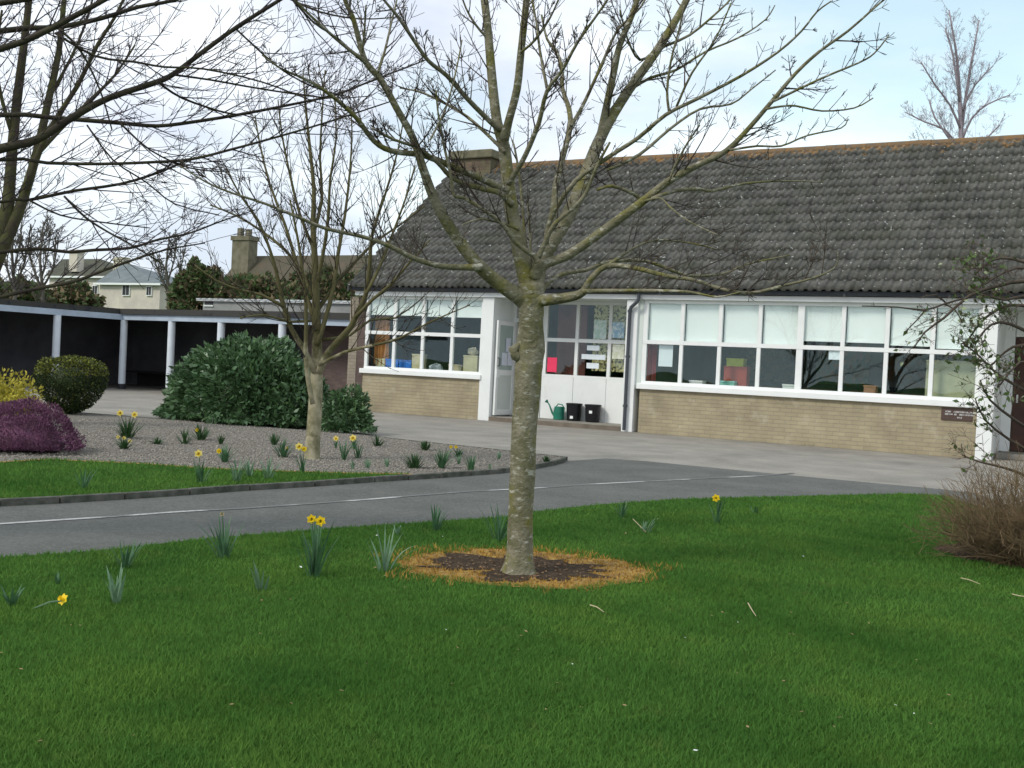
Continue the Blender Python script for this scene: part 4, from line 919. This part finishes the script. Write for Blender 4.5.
# --- dark branches reaching in from a tree beside the camera, beyond the left edge
t = Tree(21); NB = [
 ([(-330,330,16),(-200,220,11),(-90,178,8),(0,149,6),(36,140,5.2),(73,117,4.6),(109,98,4),(157,82,3.6),(175,73,3.3),(204,51,3),(237,27,2.7),(271,5.5,2.4),(300,-12,2),(340,-30,1.4)], 6.2, 6.9),
 ([(-330,260,10),(-150,128,5),(0,115,3.2),(55,118,3),(120,123,2.7),(157,126,2.4),(193,122,2.2),(237,115,2),(284,106,1.7),(335,95,1.4),(366,83,1.2),(405,68,1),(428,59,.8)], 6.2, 7.6),
 ([(-330,330,10),(-150,185,4),(0,160,2.4),(47,163,2.2),(102,164,2),(157,162,1.9),(193,159,1.8),(233,149,1.6),(277,137,1.4),(328,122,1.2),(395,100,.8)], 6.2, 7.0),
 ([(-330,390,10),(-150,235,4),(0,202,2.2),(29,200,2.1),(73,191,2),(120,184,1.8),(157,173,1.6),(188,160,1.2)], 6.2, 7.2),
 ([(-330,160,10),(-150,60,6),(0,31,3.8),(58,27,3.3),(102,18,2.9),(138,7,2.5),(175,0,2.2),(220,-15,1.8)], 6.2, 6.6),
 ([(-330,190,10),(-120,85,6),(0,49,4.2),(36,36,3.8),(84,11,3.4),(106,-1,3),(150,-25,2.4)], 6.2, 5.9),
 ([(-330,80,10),(-120,20,6),(0,3,3.8),(40,-4,3.2),(90,-20,2.5)], 6.2, 6.4),
 ([(-330,420,10),(-150,290,5),(-30,258,2.8),(34,249,2.3),(68,252,2.1),(95,250,2),(130,248,1.8),(157,240,1.5),(190,233,1.2),(219,222,1),(255,210,.7)], 6.2, 7.3),
 ([(-330,450,10),(-130,330,4),(0,297,2.6),(46,287,2.5),(76,281,2.2),(102,271,1.9),(130,261,1.6),(165,250,1.2),(205,243,.8)], 6.2, 6.8),
 ([(55,33,1.8),(95,56,1.6),(135,62,1.5),(164,67,1.4),(204,69,1.3),(262,82,1.1),(310,100,.8),(350,112,.6)], 6.4, 6.9),
 ([(160,84,1.6),(182,98,1.5),(219,111,1.3),(240,115,1.1)], 6.7, 7.0),
 ([(175,75,1.5),(211,80,1.3),(262,89,1.2),(328,98,.9),(370,96,.6)], 6.7, 7.1),
 ([(87,125,1.2),(113,160,1.1),(146,182,1),(175,204,.9),(219,215,.7)], 6.8, 7.0),
 ([(64,196,1.5),(85,217,1.5),(108,232,1.3),(130,244,1.2),(160,262,.9)], 6.6, 6.8),
 ([(237,30,1.3),(277,66,1.1),(313,87,.9),(350,97,.6)], 6.8, 7.2),
 ([(290,-4,1.6),(313,22,1.4),(340,40,1.1),(362,62,.8)], 6.8, 7.0),
 ([(288,-2,1.5),(320,12,1.3),(360,19,1),(400,17,.7)], 6.8, 6.6),
 ([(58,28,1.7),(80,50,1.5),(100,90,1.2),(112,130,.9)], 6.4, 6.6),
 ([(120,123,1.4),(150,150,1.1),(190,168,1),(230,172,.7)], 6.9, 7.3),
 ([(29,200,1.4),(60,215,1.1),(100,222,1),(150,228,.7)], 6.9, 7.2),
]
for px, a, b in NB:
    px = [(q[0], q[1], q[2]*.86) for q in px]
    pp, rr = t.limb(px, a, b, sides=7, smooth=3)
    inn = [i for i, q in enumerate(px) if q[0] > -60]
    s_ = 3*max(0, inn[0]-1)
    t.twigs(pp[s_:], rr[s_:], .105, .62, lvl=2, kids=2, up=.10, start=.0, tipr=.0018, maxr=.0045, fl=.3, ratio=.6, ang=(.35, .85))
tb2 = DEP(-330, 500, 6.2); tb2.z = .02
top = DEP(-330, 60, 6.2); t.wood.tube([tb2-Vector((0, 0, .1)), tb2+Vector((0, 0, .15)), tb2.lerp(top, .5), top, top+Vector((0, 0, .8))], [.17, .13, .11, .08, .03], 14)
t.build('bare_tree', tb2, 'bare tree beyond the left edge reaching dark branches across the sky', [mat('dark_mossy_bark', (.070, .065, .040), .9, col2=(.042, .034, .030), scale=8, bump=.5, bscale=60, spec=.1)], twigd_m)  # bark a darker brown than the front tree, blotched at random

# --- upright mossy stems at the far left
t = Tree(31); Dm = 15.5
LS = [([(-80,470,22),(-70,400,20),(-48,330,17),(-16,275,14),(0,238,10),(8,203,6.5),(12,152,5.5),(17,101,4.8),(24,44,4),(29,0,3.4),(33,-60,2.5)], 0, .3),
 ([(-14,275,10),(10,232,6.5),(24,196,5.4),(37,152,4.6),(49,98,3.9),(59,51,3.2),(64,0,2.7),(70,-60,2)], 0, .8),
 ([(26,190,3.6),(40,150,3),(54,122,2.8),(78,85,2.4),(98,44,2),(115,17,1.6),(130,-15,1.2)], .1, -.3),
 ([(-6,250,5),(-14,200,4),(-22,130,3.3),(-25,50,2.5),(-20,-20,2)], 0, .2),
 ([(37,155,2.4),(60,130,2),(90,100,1.7),(115,75,1.3),(135,45,1)], .3, 1.0),
 ([(14,140,2.4),(2,100,2),(-4,60,1.6),(2,10,1.2)], .2, -.3),
 ([(49,98,2),(70,60,1.6),(85,25,1.3),(95,-10,1)], .5, .9)]
for px, a, b in LS:
    pp, rr = t.limb(px, Dm+a, Dm+b, sides=8, smooth=2)
    t.twigs(pp, rr, .14, .95, lvl=2, kids=3, up=.14, start=.3, tipr=.003, maxr=.010, ang=(.35, .8))
g0 = G(-36, 430); gg = DEP(-80, 470, Dm); gg.z = 0
t.build('bare_tree', gg, 'mossy many stemmed bare tree at the left edge', [green_m], twigd_m)

# --- young tree in the gravel bed
YT = G(312, 457.5, .06); Dy = (YT-CAMP).dot(fw)
t = Tree(41)
TP = [([(312,461,10.5),(312,456,8.8),(313,440,8),(315,410,7.6),(316.5,380,7),(317,350,5.6),(316.5,325,5),(316,300,4.4),(315,263,3.6),(313,225,3),(314,190,2.3),(310,150,1.8),(306,110,1.2),(303,75,.8)], 0, .2),
 ([(313,404,3),(309,385,2.8),(306,360,2.6),(306,338,2.4),(306,307,2),(303,275,1.7),(298,240,1.4),(290,200,1)], -.15, -.5),
 ([(319,372,4.5),(326,356,3.8),(337,342,3.5),(350,328,3.2),(358,312,3),(366,294,2.7),(370,263,2.2),(372,235,1.8),(385,195,1.3),(398,150,.9),(404,115,.6)], 0, -.8),
 ([(315,372,3.8),(303,348,3),(292,330,2.7),(284,307,2.4),(277,275,2),(270,250,1.6),(258,220,1.3),(240,195,1),(225,165,.7)], 0, -.6),
 ([(317,345,3),(325,320,2.6),(333,290,2.3),(338,255,2),(345,215,1.6),(350,170,1.2),(352,130,.8),(350,100,.6)], 0, .7),
 ([(316,330,3),(308,300,2.4),(297,265,2),(285,225,1.7),(270,185,1.3),(260,145,1),(255,115,.7)], 0, .8),
 ([(315,290,2.4),(322,260,2.1),(328,220,1.8),(330,180,1.4),(336,140,1),(335,95,.7)], .1, -.3),
 ([(315,300,2.4),(300,270,2),(285,250,1.8),(260,230,1.4),(235,215,1.1),(210,205,.8)], .1, .5),
 ([(318,310,2.5),(335,285,2),(355,262,1.7),(378,240,1.4),(400,225,1.1),(425,205,.7)], .1, .9),
 ([(355,318,2.4),(372,300,1.9),(390,285,1.6),(410,262,1.2),(430,240,.8)], -.4, -.7),
 ([(366,294,2),(378,270,1.8),(392,235,1.4),(405,200,1.1),(415,165,.8)], -.5, .1),
 ([(284,307,2),(262,295,1.6),(240,290,1.3),(215,280,1),(195,265,.7)], -.3, -.6),
 ([(314,250,2),(300,215,1.7),(290,175,1.3),(282,135,1),(278,100,.7)], .2, .0),
 ([(313,235,2),(322,200,1.7),(320,160,1.3),(322,115,1),(325,70,.6)], .2, .4),
 ([(319,365,2.2),(345,352,1.8),(375,345,1.6),(400,338,1.2),(430,322,.9),(470,305,.6)], -.1, -1.6),
 ([(318,340,2),(350,335,1.6),(370,320,1.4),(395,318,1),(420,300,.7)], .1, .6),
 ([(317,320,2),(290,322,1.5),(265,315,1.2),(240,318,.9)], .1, -.7)]
for px, a, b in TP:
    pp, rr = t.limb(px, Dy+a, Dy+b, sides=8 if px[0][2] > 3 else 5, smooth=2)
    t.twigs(pp, rr, .10, .78, lvl=2, kids=2, up=.15, start=.36 if px[0][2] > 8 else .22, tipr=.0023, maxr=.007, ang=(.4, .95), fl=.45)
t.build('young_tree', YT, 'smaller bare tree with pale trunk growing in the gravel bed', [layer(mat('pale_mossy_bark', (.40, .36, .25), .9, col2=(.20, .19, .11), scale=4, bump=.6, bscale=50, spec=.1, lo=.38, hi=.58), (.115, .105, .05), 4, .55, .70, zr=(.9, 1.7, .36), amount=1)], mat('young_twig', (.07, .065, .04), .9, col2=(.045, .036, .034), scale=3, spec=.1))

# --- birch beyond the roof
def far_bare(name, px, D_, label, m, seed, spreadx, tw, group=None, lvl=2):
    t = Tree(seed); ee = None
    for p_, a, b in px:
        pp, rr = t.limb(p_, D_+a, D_+b, sides=5, smooth=2); t.twigs(pp, rr, tw[0], tw[1], lvl=lvl, kids=3, up=tw[3] if len(tw) > 3 else .06, start=.15, tipr=tw[2], maxr=tw[2]*2.2, ang=(.35, .8), ratio=.55)
    b_ = DEP(px[0][0][0][0] if False else px[0][0][0], px[0][0][1], D_) if False else DEP(px[0][0][0][0], px[0][0][0][1], D_); b_.z = 0
    return t.build(name, b_, label, [m], m, group=group)
far_bare('birch_tree', [([(962,420,4),(961,250,3.6),(961,140,2.6),(960,105,2.2),(958,70,1.6),(955,45,1.2),(949,10,.7)], 0, 0),
 ([(961,135,1.8),(966,95,1.6),(972,60,1.2),(979,20,.7)], 0, .5), ([(960,105,1.5),(953,55,1.1),(945,28,.7)], 0, -.5),
 ([(961,130,1.5),(950,105,1.1),(935,85,.9),(921,62,.6)], 0, -1), ([(961,150,1.6),(945,130,1.1),(925,122,.9),(905,112,.6)], 0, .8),
 ([(962,140,1.6),(972,118,1.1),(988,104,.9),(1010,95,.6)], 0, -.8), ([(962,110,1.4),(975,85,1),(993,66,.6)], 0, .8), ([(960,160,1.6),(938,150,1.1),(918,140,.8)], 0, -.4),
 ([(963,165,1.4),(985,140,1),(1000,125,.7)], 0, .4), ([(958,150,1.3),(935,118,1),(930,100,.7)], .0, .3)],
 46, 'slender bare birch rising beyond the ridge of the roof', birch_m, 51, 1, (.14, 1.5, .0042, .10))
# bare trees and greenery behind the walkway
bt_m = mat('far_twig', (.13, .12, .10), .9, col2=(.09, .085, .07), scale=.5, spec=.1)
for i, (x, yb, tp, D_, lab) in enumerate([(14, 300, 205, 38, 'hazy bare tree behind the walkway roof, close to the left edge'), (42, 300, 222, 42, 'small twiggy bare tree just left of the far house'), (168, 300, 235, 70, 'thin bare tree right of the far cream house'), (-18, 300, 190, 36, 'bare tree behind the walkway cut by the left edge')]):
    h = yb-tp
    far_bare('background_tree', [([(x,yb+30,2.5),(x+1,yb-10,2),(x-2,yb-h*.5,1.4),(x+2,tp,.6)], 0, 0), ([(x,yb-8,1.5),(x-10,yb-h*.45,1),(x-16,tp+h*.25,.5)], 0, 1), ([(x,yb-12,1.5),(x+11,yb-h*.4,1),(x+17,tp+h*.2,.5)], 0, -1), ([(x,yb-h*.3,1.2),(x+6,yb-h*.6,.8),(x+9,tp+5,.5)], 0, .5)],
      D_, lab, bt_m, 60+i, 1, (.26, 1.5 if D_ < 60 else 1.8, .010 if D_ < 60 else .016, .08), group='bare trees behind the walkway')
ivy_m = translucent(mat('evergreen_leaf', (.10, .16, .05), .6, col2=(.06, .10, .035), scale=.7), .15); ivyb_m = mat('brown_leaf', (.19, .14, .08), .8, col2=(.11, .10, .05), scale=1)  # evergreen leaf green lightened, distance haze put into the colour
def far_ever(name, px0, px1, py0, py1, D_, label, mats, n, seed, lump=.2):
    n *= 3
    a, b = DEP(px0, py1, D_), DEP(px1, py1, D_); wd = (b-a).length/2; c = DEP((px0+px1)/2, py1, D_); topz = DEP((px0+px1)/2, py0, D_).z
    e = empty(name, (c.x, c.y, 0), label, 'tree', None); cz = c.z-.3
    P, Nn = shrub_points((c.x, c.y, cz), (wd, wd*.8, topz-cz), n, 'full', lump, seed, .35)
    V, Fc = leaf_cloud('x', P, Nn, .26, mats[0], aspect=1.5, spread=1.0, droop=.1); mi = (RNG.random(len(Fc)) < .45).astype(int) if len(mats) > 1 else None
    arr_mesh('crown', V, Fc, mats, e, mi); mb = MB(); mb.tube([(c.x, c.y, 0), (c.x, c.y, topz-1)], [.25, .1], 8); mb.build('trunk', twig_m, e)
    mb = MB(); core(mb, (c.x, c.y, cz), (wd, wd*.8, topz-cz), 'full', seed, .72, lump); mb.build('inner_crown', mats[0], e)
far_ever('evergreen_tree', 173, 226, 268, 298, 48, 'dense rounded evergreen tree behind the walkway left of the stone chimney', [ivy_m, ivyb_m], 4000, 12)
far_ever('evergreen_tree', 218, 300, 279, 300, 44, 'dark evergreen hedge tree below the stone chimney', [ivy_m, ivyb_m], 5000, 13, .28)
far_ever('evergreen_tree', 290, 372, 274, 300, 46, 'brownish bushy tree behind the young tree in the bed', [ivyb_m, ivy_m], 5000, 14, .3)
far_ever('evergreen_tree', -20, 45, 283, 300, 43, 'low green bush above the walkway roof at the left edge', [ivy_m, ivyb_m], 2600, 15, .3)
far_ever('evergreen_tree', 40, 100, 288, 303, 46, 'brownish low bush above the walkway roof before the far house', [ivyb_m, ivy_m], 2600, 16, .3)

# --- shrubs at the right edge
t = Tree(71)
bb_ = G(1022, 566, .02); brown_tw = mat('brown_twig', (.22, .155, .085), .9, col2=(.12, .09, .055), scale=6, spec=.1)
rr_ = random.Random(9); Db = (bb_-CAMP).dot(fw)
for k in range(800):
    a = rr_.uniform(0, 6.28); q = rr_.random()**.5; st = Vector((bb_.x+.16+.40*q*math.cos(a), bb_.y+.12+.34*q*math.sin(a), .02))
    d = Vector((math.cos(a)*q*1.0, math.sin(a)*q*.9, rr_.uniform(.6, 1.2)))
    ln = rr_.uniform(.40, .98)*(1.0-.30*q)
    t.grow(st, d, ln, .0035, 1, up=.05, wander=.34, kids=7, ang=(.4, 1.1), ratio=.40, seg=.08, tip=.0013)
shr = t.build('twiggy_shrub', bb_, 'dense leafless brown twiggy shrub at the right edge of the lawn', [brown_tw], brown_tw, cat='shrub', tname='twigs') if False else None
e = empty('twiggy_shrub', bb_, 'dense leafless brown twiggy shrub at the right edge of the lawn', 'shrub'); t.tw.build('twigs', brown_tw, e)
lb = MB()
for k in range(7): a = k*.9; lb.tube([bb_, bb_+Vector((.1*math.cos(a), .1*math.sin(a), .15)), bb_+Vector((.25*math.cos(a), .25*math.sin(a), .35))], [.012, .009, .005], 5)
lb.build('stem', brown_tw, e)
# taller shrub with small green leaves arching in from the right
t = Tree(81); Dr = 8.2; leafpts = []; rr_ = random.Random(4)
RB = [([(1120,560,7),(1100,430,6),(1075,330,4.5),(1045,290,3.2),(1024,281,2.4),(997,286,2),(969,296,1.7),(944,318,1.4),(925,332,1),(914,348,.7)], 0, -.4, .2),
 ([(969,297,1.3),(944,304,1.1),(925,310,1),(897,307,.8),(862,306,.6)], -.2, -.3, 0), ([(946,303,1),(935,295,.8),(920,298,.6)], -.2, -.3, 0), ([(926,309,.9),(917,320,.8),(906,331,.6)], -.2, -.4, 0), ([(944,304,.9),(955,310,.8),(962,322,.6)], -.2,-.3,0),
 ([(1120,540,6),(1095,400,4.5),(1060,330,3),(1035,310,2.2),(1010,305,1.8),(985,318,1.3),(968,340,.9),(960,352,.6)], 0, .3, 1),
 ([(1110,540,6),(1080,400,4),(1050,350,2.6),(1024,330,2),(1000,322,1.5),(985,330,1.1),(975,345,.8)], 0, -.2, 1),
 ([(1110,560,5),(1070,430,3.4),(1040,400,2.4),(1015,385,1.8),(995,372,1.4),(975,352,1),(962,343,.7)], 0, .2, 1),
 ([(1110,560,5),(1080,470,3.4),(1045,440,2.2),(1015,420,1.6),(990,400,1.2),(980,380,.8)], 0, -.3, .8),
 ([(1110,580,5),(1060,480,3),(1035,455,2),(1010,440,1.5),(985,420,1.1),(975,398,.7)], 0, .1, .8),
 ([(1110,500,5),(1080,330,4),(1050,280,2.6),(1024,262,2),(1000,258,1.5),(985,265,1),(975,275,.7)], 0, .2, 1),
 ([(1100,480,5),(1070,320,3.6),(1040,300,2.4),(1024,296,2),(1005,300,1.4),(990,296,.9)], 0, -.3, 1),
 ([(1100,600,5),(1060,500,3),(1030,478,2),(1005,468,1.5),(980,462,1.1),(962,455,.7)], 0, -.1, .5),
 ([(1110,420,4),(1060,290,2.6),(1030,268,1.8),(1005,272,1.3),(985,284,.9),(968,290,.7)], 0, .1, 1),
 ([(1110,520,4),(1070,420,2.6),(1040,370,1.8),(1020,362,1.3),(1000,385,.9)], 0, -.3, 1),
 ([(1100,420,4),(1060,360,2.6),(1024,345,1.8),(1005,352,1.3),(992,365,.8)], 0, .4, 1)]
for px, a, b, lf in RB:
    pp, rr = t.limb(px, Dr+a, Dr+b, sides=6, smooth=2); n0 = len(t.tw.v)
    st_ = 0 if len(px) < 5 else 6
    t.twigs(pp[st_:], rr[st_:], (.04 if lf == 1 else .05) if lf else .12, .42 if lf else .12, lvl=2 if lf else 1, kids=3 if lf else 1, up=.02, start=.1, tipr=.0014, maxr=.003, ang=(.5, 1.2))
    if lf:
        for v in t.tw.v[n0::5]:
            if rr_.random() < .15*lf: leafpts.append(v)
rs = DEP(1115, 560, Dr); rs.z = .02
e = t.build('leafing_shrub', rs, 'tall arching shrub with small green leaves at the right edge', [mat('shrub_bark', (.075, .06, .045), .9, var=.2)], mat('shrub_twig', (.085, .06, .045), .9, var=.2), cat='shrub', wname='stem', tname='twigs')
rl_m = translucent(mat('shrub_leaf', (.11, .18, .045), .45, col2=(.06, .10, .03), scale=7), .25); rl2_m = mat('shrub_leaf_pale', (.30, .36, .20), .5)
V, Fc = leaf_cloud('x', leafpts, np.zeros((len(leafpts), 3)), .046, rl_m, aspect=1.9, spread=1, droop=.1)
arr_mesh('leaves', V, Fc, [rl_m, rl2_m], e, (RNG.random(len(Fc)) < .15).astype(int))

# ------------------------------------------------------------ daffodils and small plants
dl_m = translucent(mat('daffodil_leaf', (.085, .19, .085), .5, col2=(.05, .12, .055), scale=14, spec=.3), .2)
dl2_m = translucent(mat('daffodil_leaf_pale', (.20, .32, .20), .5, col2=(.12, .22, .12), scale=14, spec=.3), .2)
bush_m = translucent(mat('tuft_leaf', (.05, .12, .035), .5, col2=(.03, .075, .025), scale=14), .2)
yel_m = translucent(mat('daffodil_yellow', (.85, .62, .02), .5), .15); pyl_m = mat('pale_yellow', (.85, .72, .22), .5); straw_m = mat('dry_stalk', (.50, .42, .26), .9)
GRP = 'daffodils in the lawn and the gravel bed'
def strap(mb, p, ang, ln, lean, wd, rnd_, mi=0, bend=.4):
    n = 5; d = Vector((math.cos(ang), math.sin(ang), 0)); s = Vector((-d.y, d.x, 0)); q = p.copy(); th = math.radians(90)-lean; L_, R_ = [], []
    for i in range(n+1):
        ww = wd*(1-(i/n)**3)*.5+.0006; L_.append(q-s*ww); R_.append(q+s*ww)
        q = q+(d*math.cos(th)+Vector((0, 0, 1))*math.sin(th))*(ln/n); th -= bend/n*rnd_.uniform(.3, 1.7)
    for i in range(n): mb.poly([L_[i], R_[i], R_[i+1], L_[i+1]], mi)
    return q
def bloom(par, p, face, sz, m=yel_m):
    f = face.normalized(); a = f.orthogonal().normalized(); b = f.cross(a); mb = MB()
    for k in range(6):
        an = k*math.pi/3; d = a*math.cos(an)+b*math.sin(an); s = f.cross(d)
        mb.poly([p, p+d*sz*.55+s*sz*.42+f*.003, p+d*sz+f*sz*.1, p+d*sz*.55-s*sz*.42+f*.003])
    fl = mb.build('petals', pyl_m if m is yel_m and sz > .04 else m, par)
    cu = MB(); cu.tube([p, p+f*sz*.45, p+f*sz*.75], [sz*.22, sz*.26, sz*.42], 10, cap=False); cu.build('trumpet', m, fl)
def clump(px, py, hpx, wpx, nl, label, blooms=(), z=.02, m=None, name='daffodil', cat='daffodil', lean=.2, bend=.3, lw=.014, bm=None):
    rnd_ = random.Random(int(px*13+py)); p0 = G(px, py, z); D_ = (p0-CAMP).dot(fw); h = hpx*D_/F; wd = wpx*D_/F/2
    e = empty(name, p0, label, cat, GRP if cat == 'daffodil' else None); mb = MB()
    for k in range(int(nl*1.7)):
        a = rnd_.uniform(0, 6.28); q = rnd_.random(); off = Vector((math.cos(a), math.sin(a), 0))*wd*.45*q
        strap(mb, p0+off+Vector((0, 0, -.01)), a+rnd_.gauss(0, .5), h*rnd_.uniform(.8, 1.25), lean*q*1.4+rnd_.uniform(0, .1), lw*rnd_.uniform(.7, 1.2), rnd_, bend=bend*(2.6 if rnd_.random() < .2 else 1))
    mb.build('leaves', m or dl_m, e)
    for (bx_, by_, s_) in blooms:
        s_ *= .8
        tip = DEP(bx_, by_, D_-.02); st = MB(); st.tube([p0, p0.lerp(tip, .6)+Vector((.005, 0, .01)), tip+Vector((0, 0, .012)), tip], [.004, .0035, .003, .003], 5, cap=False); st.build('stalk', m or dl_m, e)
        bloom(e, tip, (CAMP-tip)*Vector((1, 1, 0))+Vector((rnd_.uniform(-.8, .8), 0, -.3)), s_, bm or yel_m)
    return e
CL = [
 (118,603,34,20,6,'pale leaf tuft in the lawn closest to the left corner',(),.02,dl2_m),
 (126,568,30,24,9,'leaf clump by the drive edge above the pale tuft',(),.02,None),
 (224,559,40,26,12,'leaf clump with a dry flower head by the drive edge',((222,514,.02),),.02,None),
 (314,577,54,34,16,'tall clump with two yellow blooms, largest in the lawn',((311.5,519,.036),(320.5,521,.04)),.02,None),
 (261,590,26,20,7,'small bloomless tuft between the two-bloom clump and the dry-headed one',(),.02,dl2_m),
 (384,572,42,28,7,'sprawling leaf clump left of the scorched ring',(),.02,dl2_m),
 (436,531,26,20,10,'leaf clump at the drive edge left of the trunk',(),.02,None),
 (499,541,36,18,9,'leaf clump just left of the front trunk',(),.02,None),
 (12,606,22,16,6,'faint leaf tuft at the very left edge of the lawn',(),.02,None),
 (717,523,26,16,6,'single yellow daffodil in the lawn right of the front tree',((716,498,.045),),.02,None),
 (755,514,11,9,4,'tiny leaf tuft right of the single yellow daffodil',(),.02,None),
 (644,533,16,24,8,'flattened leaf clump with a dry stalk near the drive',(),.02,dl2_m),
 (622,518,18,14,9,'dark leaf tuft at the drive edge right of the trunk',(),.02,None),
 (397,535,14,8,4,'thin leaf pair beside the drive left of the trunk',(),.02,dl2_m),
 (57,584,12,10,4,'very small leaf tuft near the left drive edge',(),.02,None),
 (83,487,20,16,7,'leaf tuft in the far left of the strip behind the kerb',(),.07,None),
 (201,481,22,18,9,'clump with one yellow bloom in the strip behind the kerb',((198.5,453.5,.05),),.07,None),
 (237,480,24,14,10,'upright leaf clump, left one of the row in the strip',(),.07,dl2_m),
 (249,475,16,14,9,'shorter leaf clump, middle of the row in the strip',(),.07,dl2_m),
 (268,477,20,18,10,'wide leaf clump, right one of the row in the strip',(),.07,dl2_m),
 (302,471,18,12,7,'leaf clump with a yellow bloom at the foot of the young tree',((299,446.5,.055),(304,449,.04)),.07,None),
 (127,437,20,26,46,'thick dark clump with two yellow blooms near the clipped shrub',((120,413,.06),(134.5,414.5,.06)),.06,bush_m),
 (185,443,15,14,24,'dark leaf clump before the left of the laurel',(),.06,bush_m),
 (201,439,15,20,34,'broad leaf clump with a small yellow bloom before the laurel',((197,430,.035),),.06,bush_m),
 (221,443,9,12,14,'low leaf tuft before the middle of the laurel',(),.06,bush_m),
 (225,461,17,16,22,'leaf clump with one yellow bloom left of the pale trunk',((219,451,.04),),.06,None),
 (274,444,12,12,18,'small leaf clump close to the laurel foot',(),.06,bush_m),
 (283,456,17,17,30,'bushy leaf clump left of the pale trunk',((287,448,.02),),.06,None),
 (336,447,8,8,6,'low tuft with a yellow bloom right of the pale trunk',((336,438.5,.05),),.06,None),
 (354,448,10,10,10,'tuft with a larger yellow bloom at the right foot of the laurel',((353,438,.065),),.06,None),
 (344,459,20,9,12,'narrow upright clump right of the pale trunk',(),.06,None),
 (358,457,13,14,12,'loose leaf clump at the right of the narrow upright one',(),.06,None),
 (377,445,11,15,28,'low dark rounded clump beside the paved yard edge',(),.06,bush_m),
 (425,449,9,18,34,'wide low clump beside the paved yard edge',(),.06,bush_m),
 (414,467,14,27,46,'broadest low dark clump near the kerb',(),.06,bush_m),
 (442,467,20,17,26,'tall dense clump near the kerb',(),.06,None),
 (458,456,9,13,20,'yellow green tuft with small blooms near the bed tip',((451,447,.03),(456,447,.03)),.06,None),
 (471,469,14,13,14,'leaf clump right by the kerb, left of the trunk',(),.06,None),
 (546,461,6,13,22,'bright low tuft at the very tip of the bed',(),.06,bush_m),
 (368,467,9,10,8,'small tuft near the kerb below the loose clump',(),.06,dl2_m),
 (387,466,9,11,9,'small tuft near the kerb left of the broadest clump',(),.06,dl2_m),
 (353,468,8,9,7,'tiny tuft where gravel meets the strip of grass',(),.06,dl2_m),
 (499,458,7,9,7,'tiny tuft left of the front trunk near the paved yard',(),.06,dl2_m),
 (490,468,6,6,5,'tiny upright tuft at the kerb left of the front trunk',(),.06,dl2_m),
 (459,463,9,8,7,'thin tuft between the yellow green one and the kerb',(),.06,dl2_m),
]
for c in CL:
    clump(*c[:5], c[5], blooms=c[6], z=c[7], m=c[8], bm=straw_m if 'dry flower' in c[5] else None, lean=.3 if c[4] < 20 else .6)
clump(124, 448, 13, 15, 24, 'yellow green primrose tuft with pale flowers in the bed', ((118,437,.03),(124,438,.03),(130,441,.03)), .06, bush_m, 'primrose', 'primrose', lean=.7, bm=pyl_m)
clump(157, 443, 7, 17, 26, 'low spreading green cushion in the gravel left of the laurel', (), .06, bush_m, 'cushion_plant', 'plant', lean=.9)
# fallen bloom
fb = G(63, 607, .03); e = empty('fallen_daffodil', fb, 'fallen yellow daffodil lying in the grass', 'daffodil')
MB().tube([fb+Vector((0, 0, .03)), G(50, 602, .05), G(32, 609, .02)], [.004, .004, .003], 5).build('stalk', dl2_m, e); bloom(e, fb+Vector((0, 0, .035)), Vector((0, -1, .5)), .030)
def stick(px, label):
    P = [G(a, b, .045) for a, b in px]; mb = MB(); mb.tube(P, [.003]*(len(P)-1)+[.0015], 5); tag(mb.build('dry_stalk', straw_m), label, 'dry stalk')
stick([(590, 605), (597, 607), (604, 612)], 'pale dry stalk on the grass below the scorched ring')
stick([(633, 519), (640, 526), (646, 532)], 'pale dry stalk fallen over the flattened clump')
stick([(961, 578), (970, 580), (980, 584)], 'pale dry stalk on the grass below the twiggy shrub')
stick([(1012, 594), (1020, 596), (1032, 597)], 'pale dry stalk in the corner under the right soil bed')
stick([(748, 603), (752, 610), (756, 616)], 'dull bent stalk in the lawn right of the ring')

fm_ = MB(); rr_ = random.Random(12)
for k in range(150):
    d_ = rr_.uniform(3.2, 9.5); a_ = rr_.uniform(-.5, .5)+YAW; p = Vector((-math.sin(a_)*d_, math.cos(a_)*d_, .045))
    if not inside(np.array([p.x]), np.array([p.y]), LAWN)[0]: continue
    s_ = rr_.uniform(.004, .012); an = rr_.uniform(0, 6.28); u_ = Vector((math.cos(an), math.sin(an), rr_.uniform(-.3, .3)))*s_; v_ = Vector((-math.sin(an), math.cos(an), rr_.uniform(-.3, .5)))*s_*.5
    fm_.poly([p+u_, p+v_, p-u_, p-v_], 1 if rr_.random() < .2 else 0)
tag(fm_.build('lawn_litter', [mat('dry_leaf_bit', (.28, .20, .10), .9), white_m]), 'dry leaf bits and pale petals scattered over the lawn', 'leaf litter', kind='stuff')
# dead leaves and crumbs on the soil around the trunk
cr_ = MB(); rr_ = random.Random(3)
for k in range(420):
    a = rr_.uniform(0, 6.28); q = rr_.random()**.6; x, y = ax*.85*q*math.cos(a), ay*.85*q*math.sin(a)
    p = Vector((cen.x+x*math.cos(rt)-y*math.sin(rt), cen.y+x*math.sin(rt)+y*math.cos(rt), .036)); s = rr_.uniform(.006, .016); an = rr_.uniform(0, 6.28); z = rr_.uniform(-.004, .012)
    cr_.poly([p+Vector((s*math.cos(an), s*math.sin(an), 0)), p+Vector((-s*.5*math.sin(an), s*.5*math.cos(an), z)), p-Vector((s*math.cos(an), s*math.sin(an), 0)), p+Vector((s*.5*math.sin(an), -s*.5*math.cos(an), .002))])
tag(cr_.build('leaf_litter', mat('litter', (.30, .19, .10), .9, col2=(.12, .07, .04), scale=40)), 'dry brown leaf crumbs on the soil around the front tree', 'leaf litter', kind='stuff')
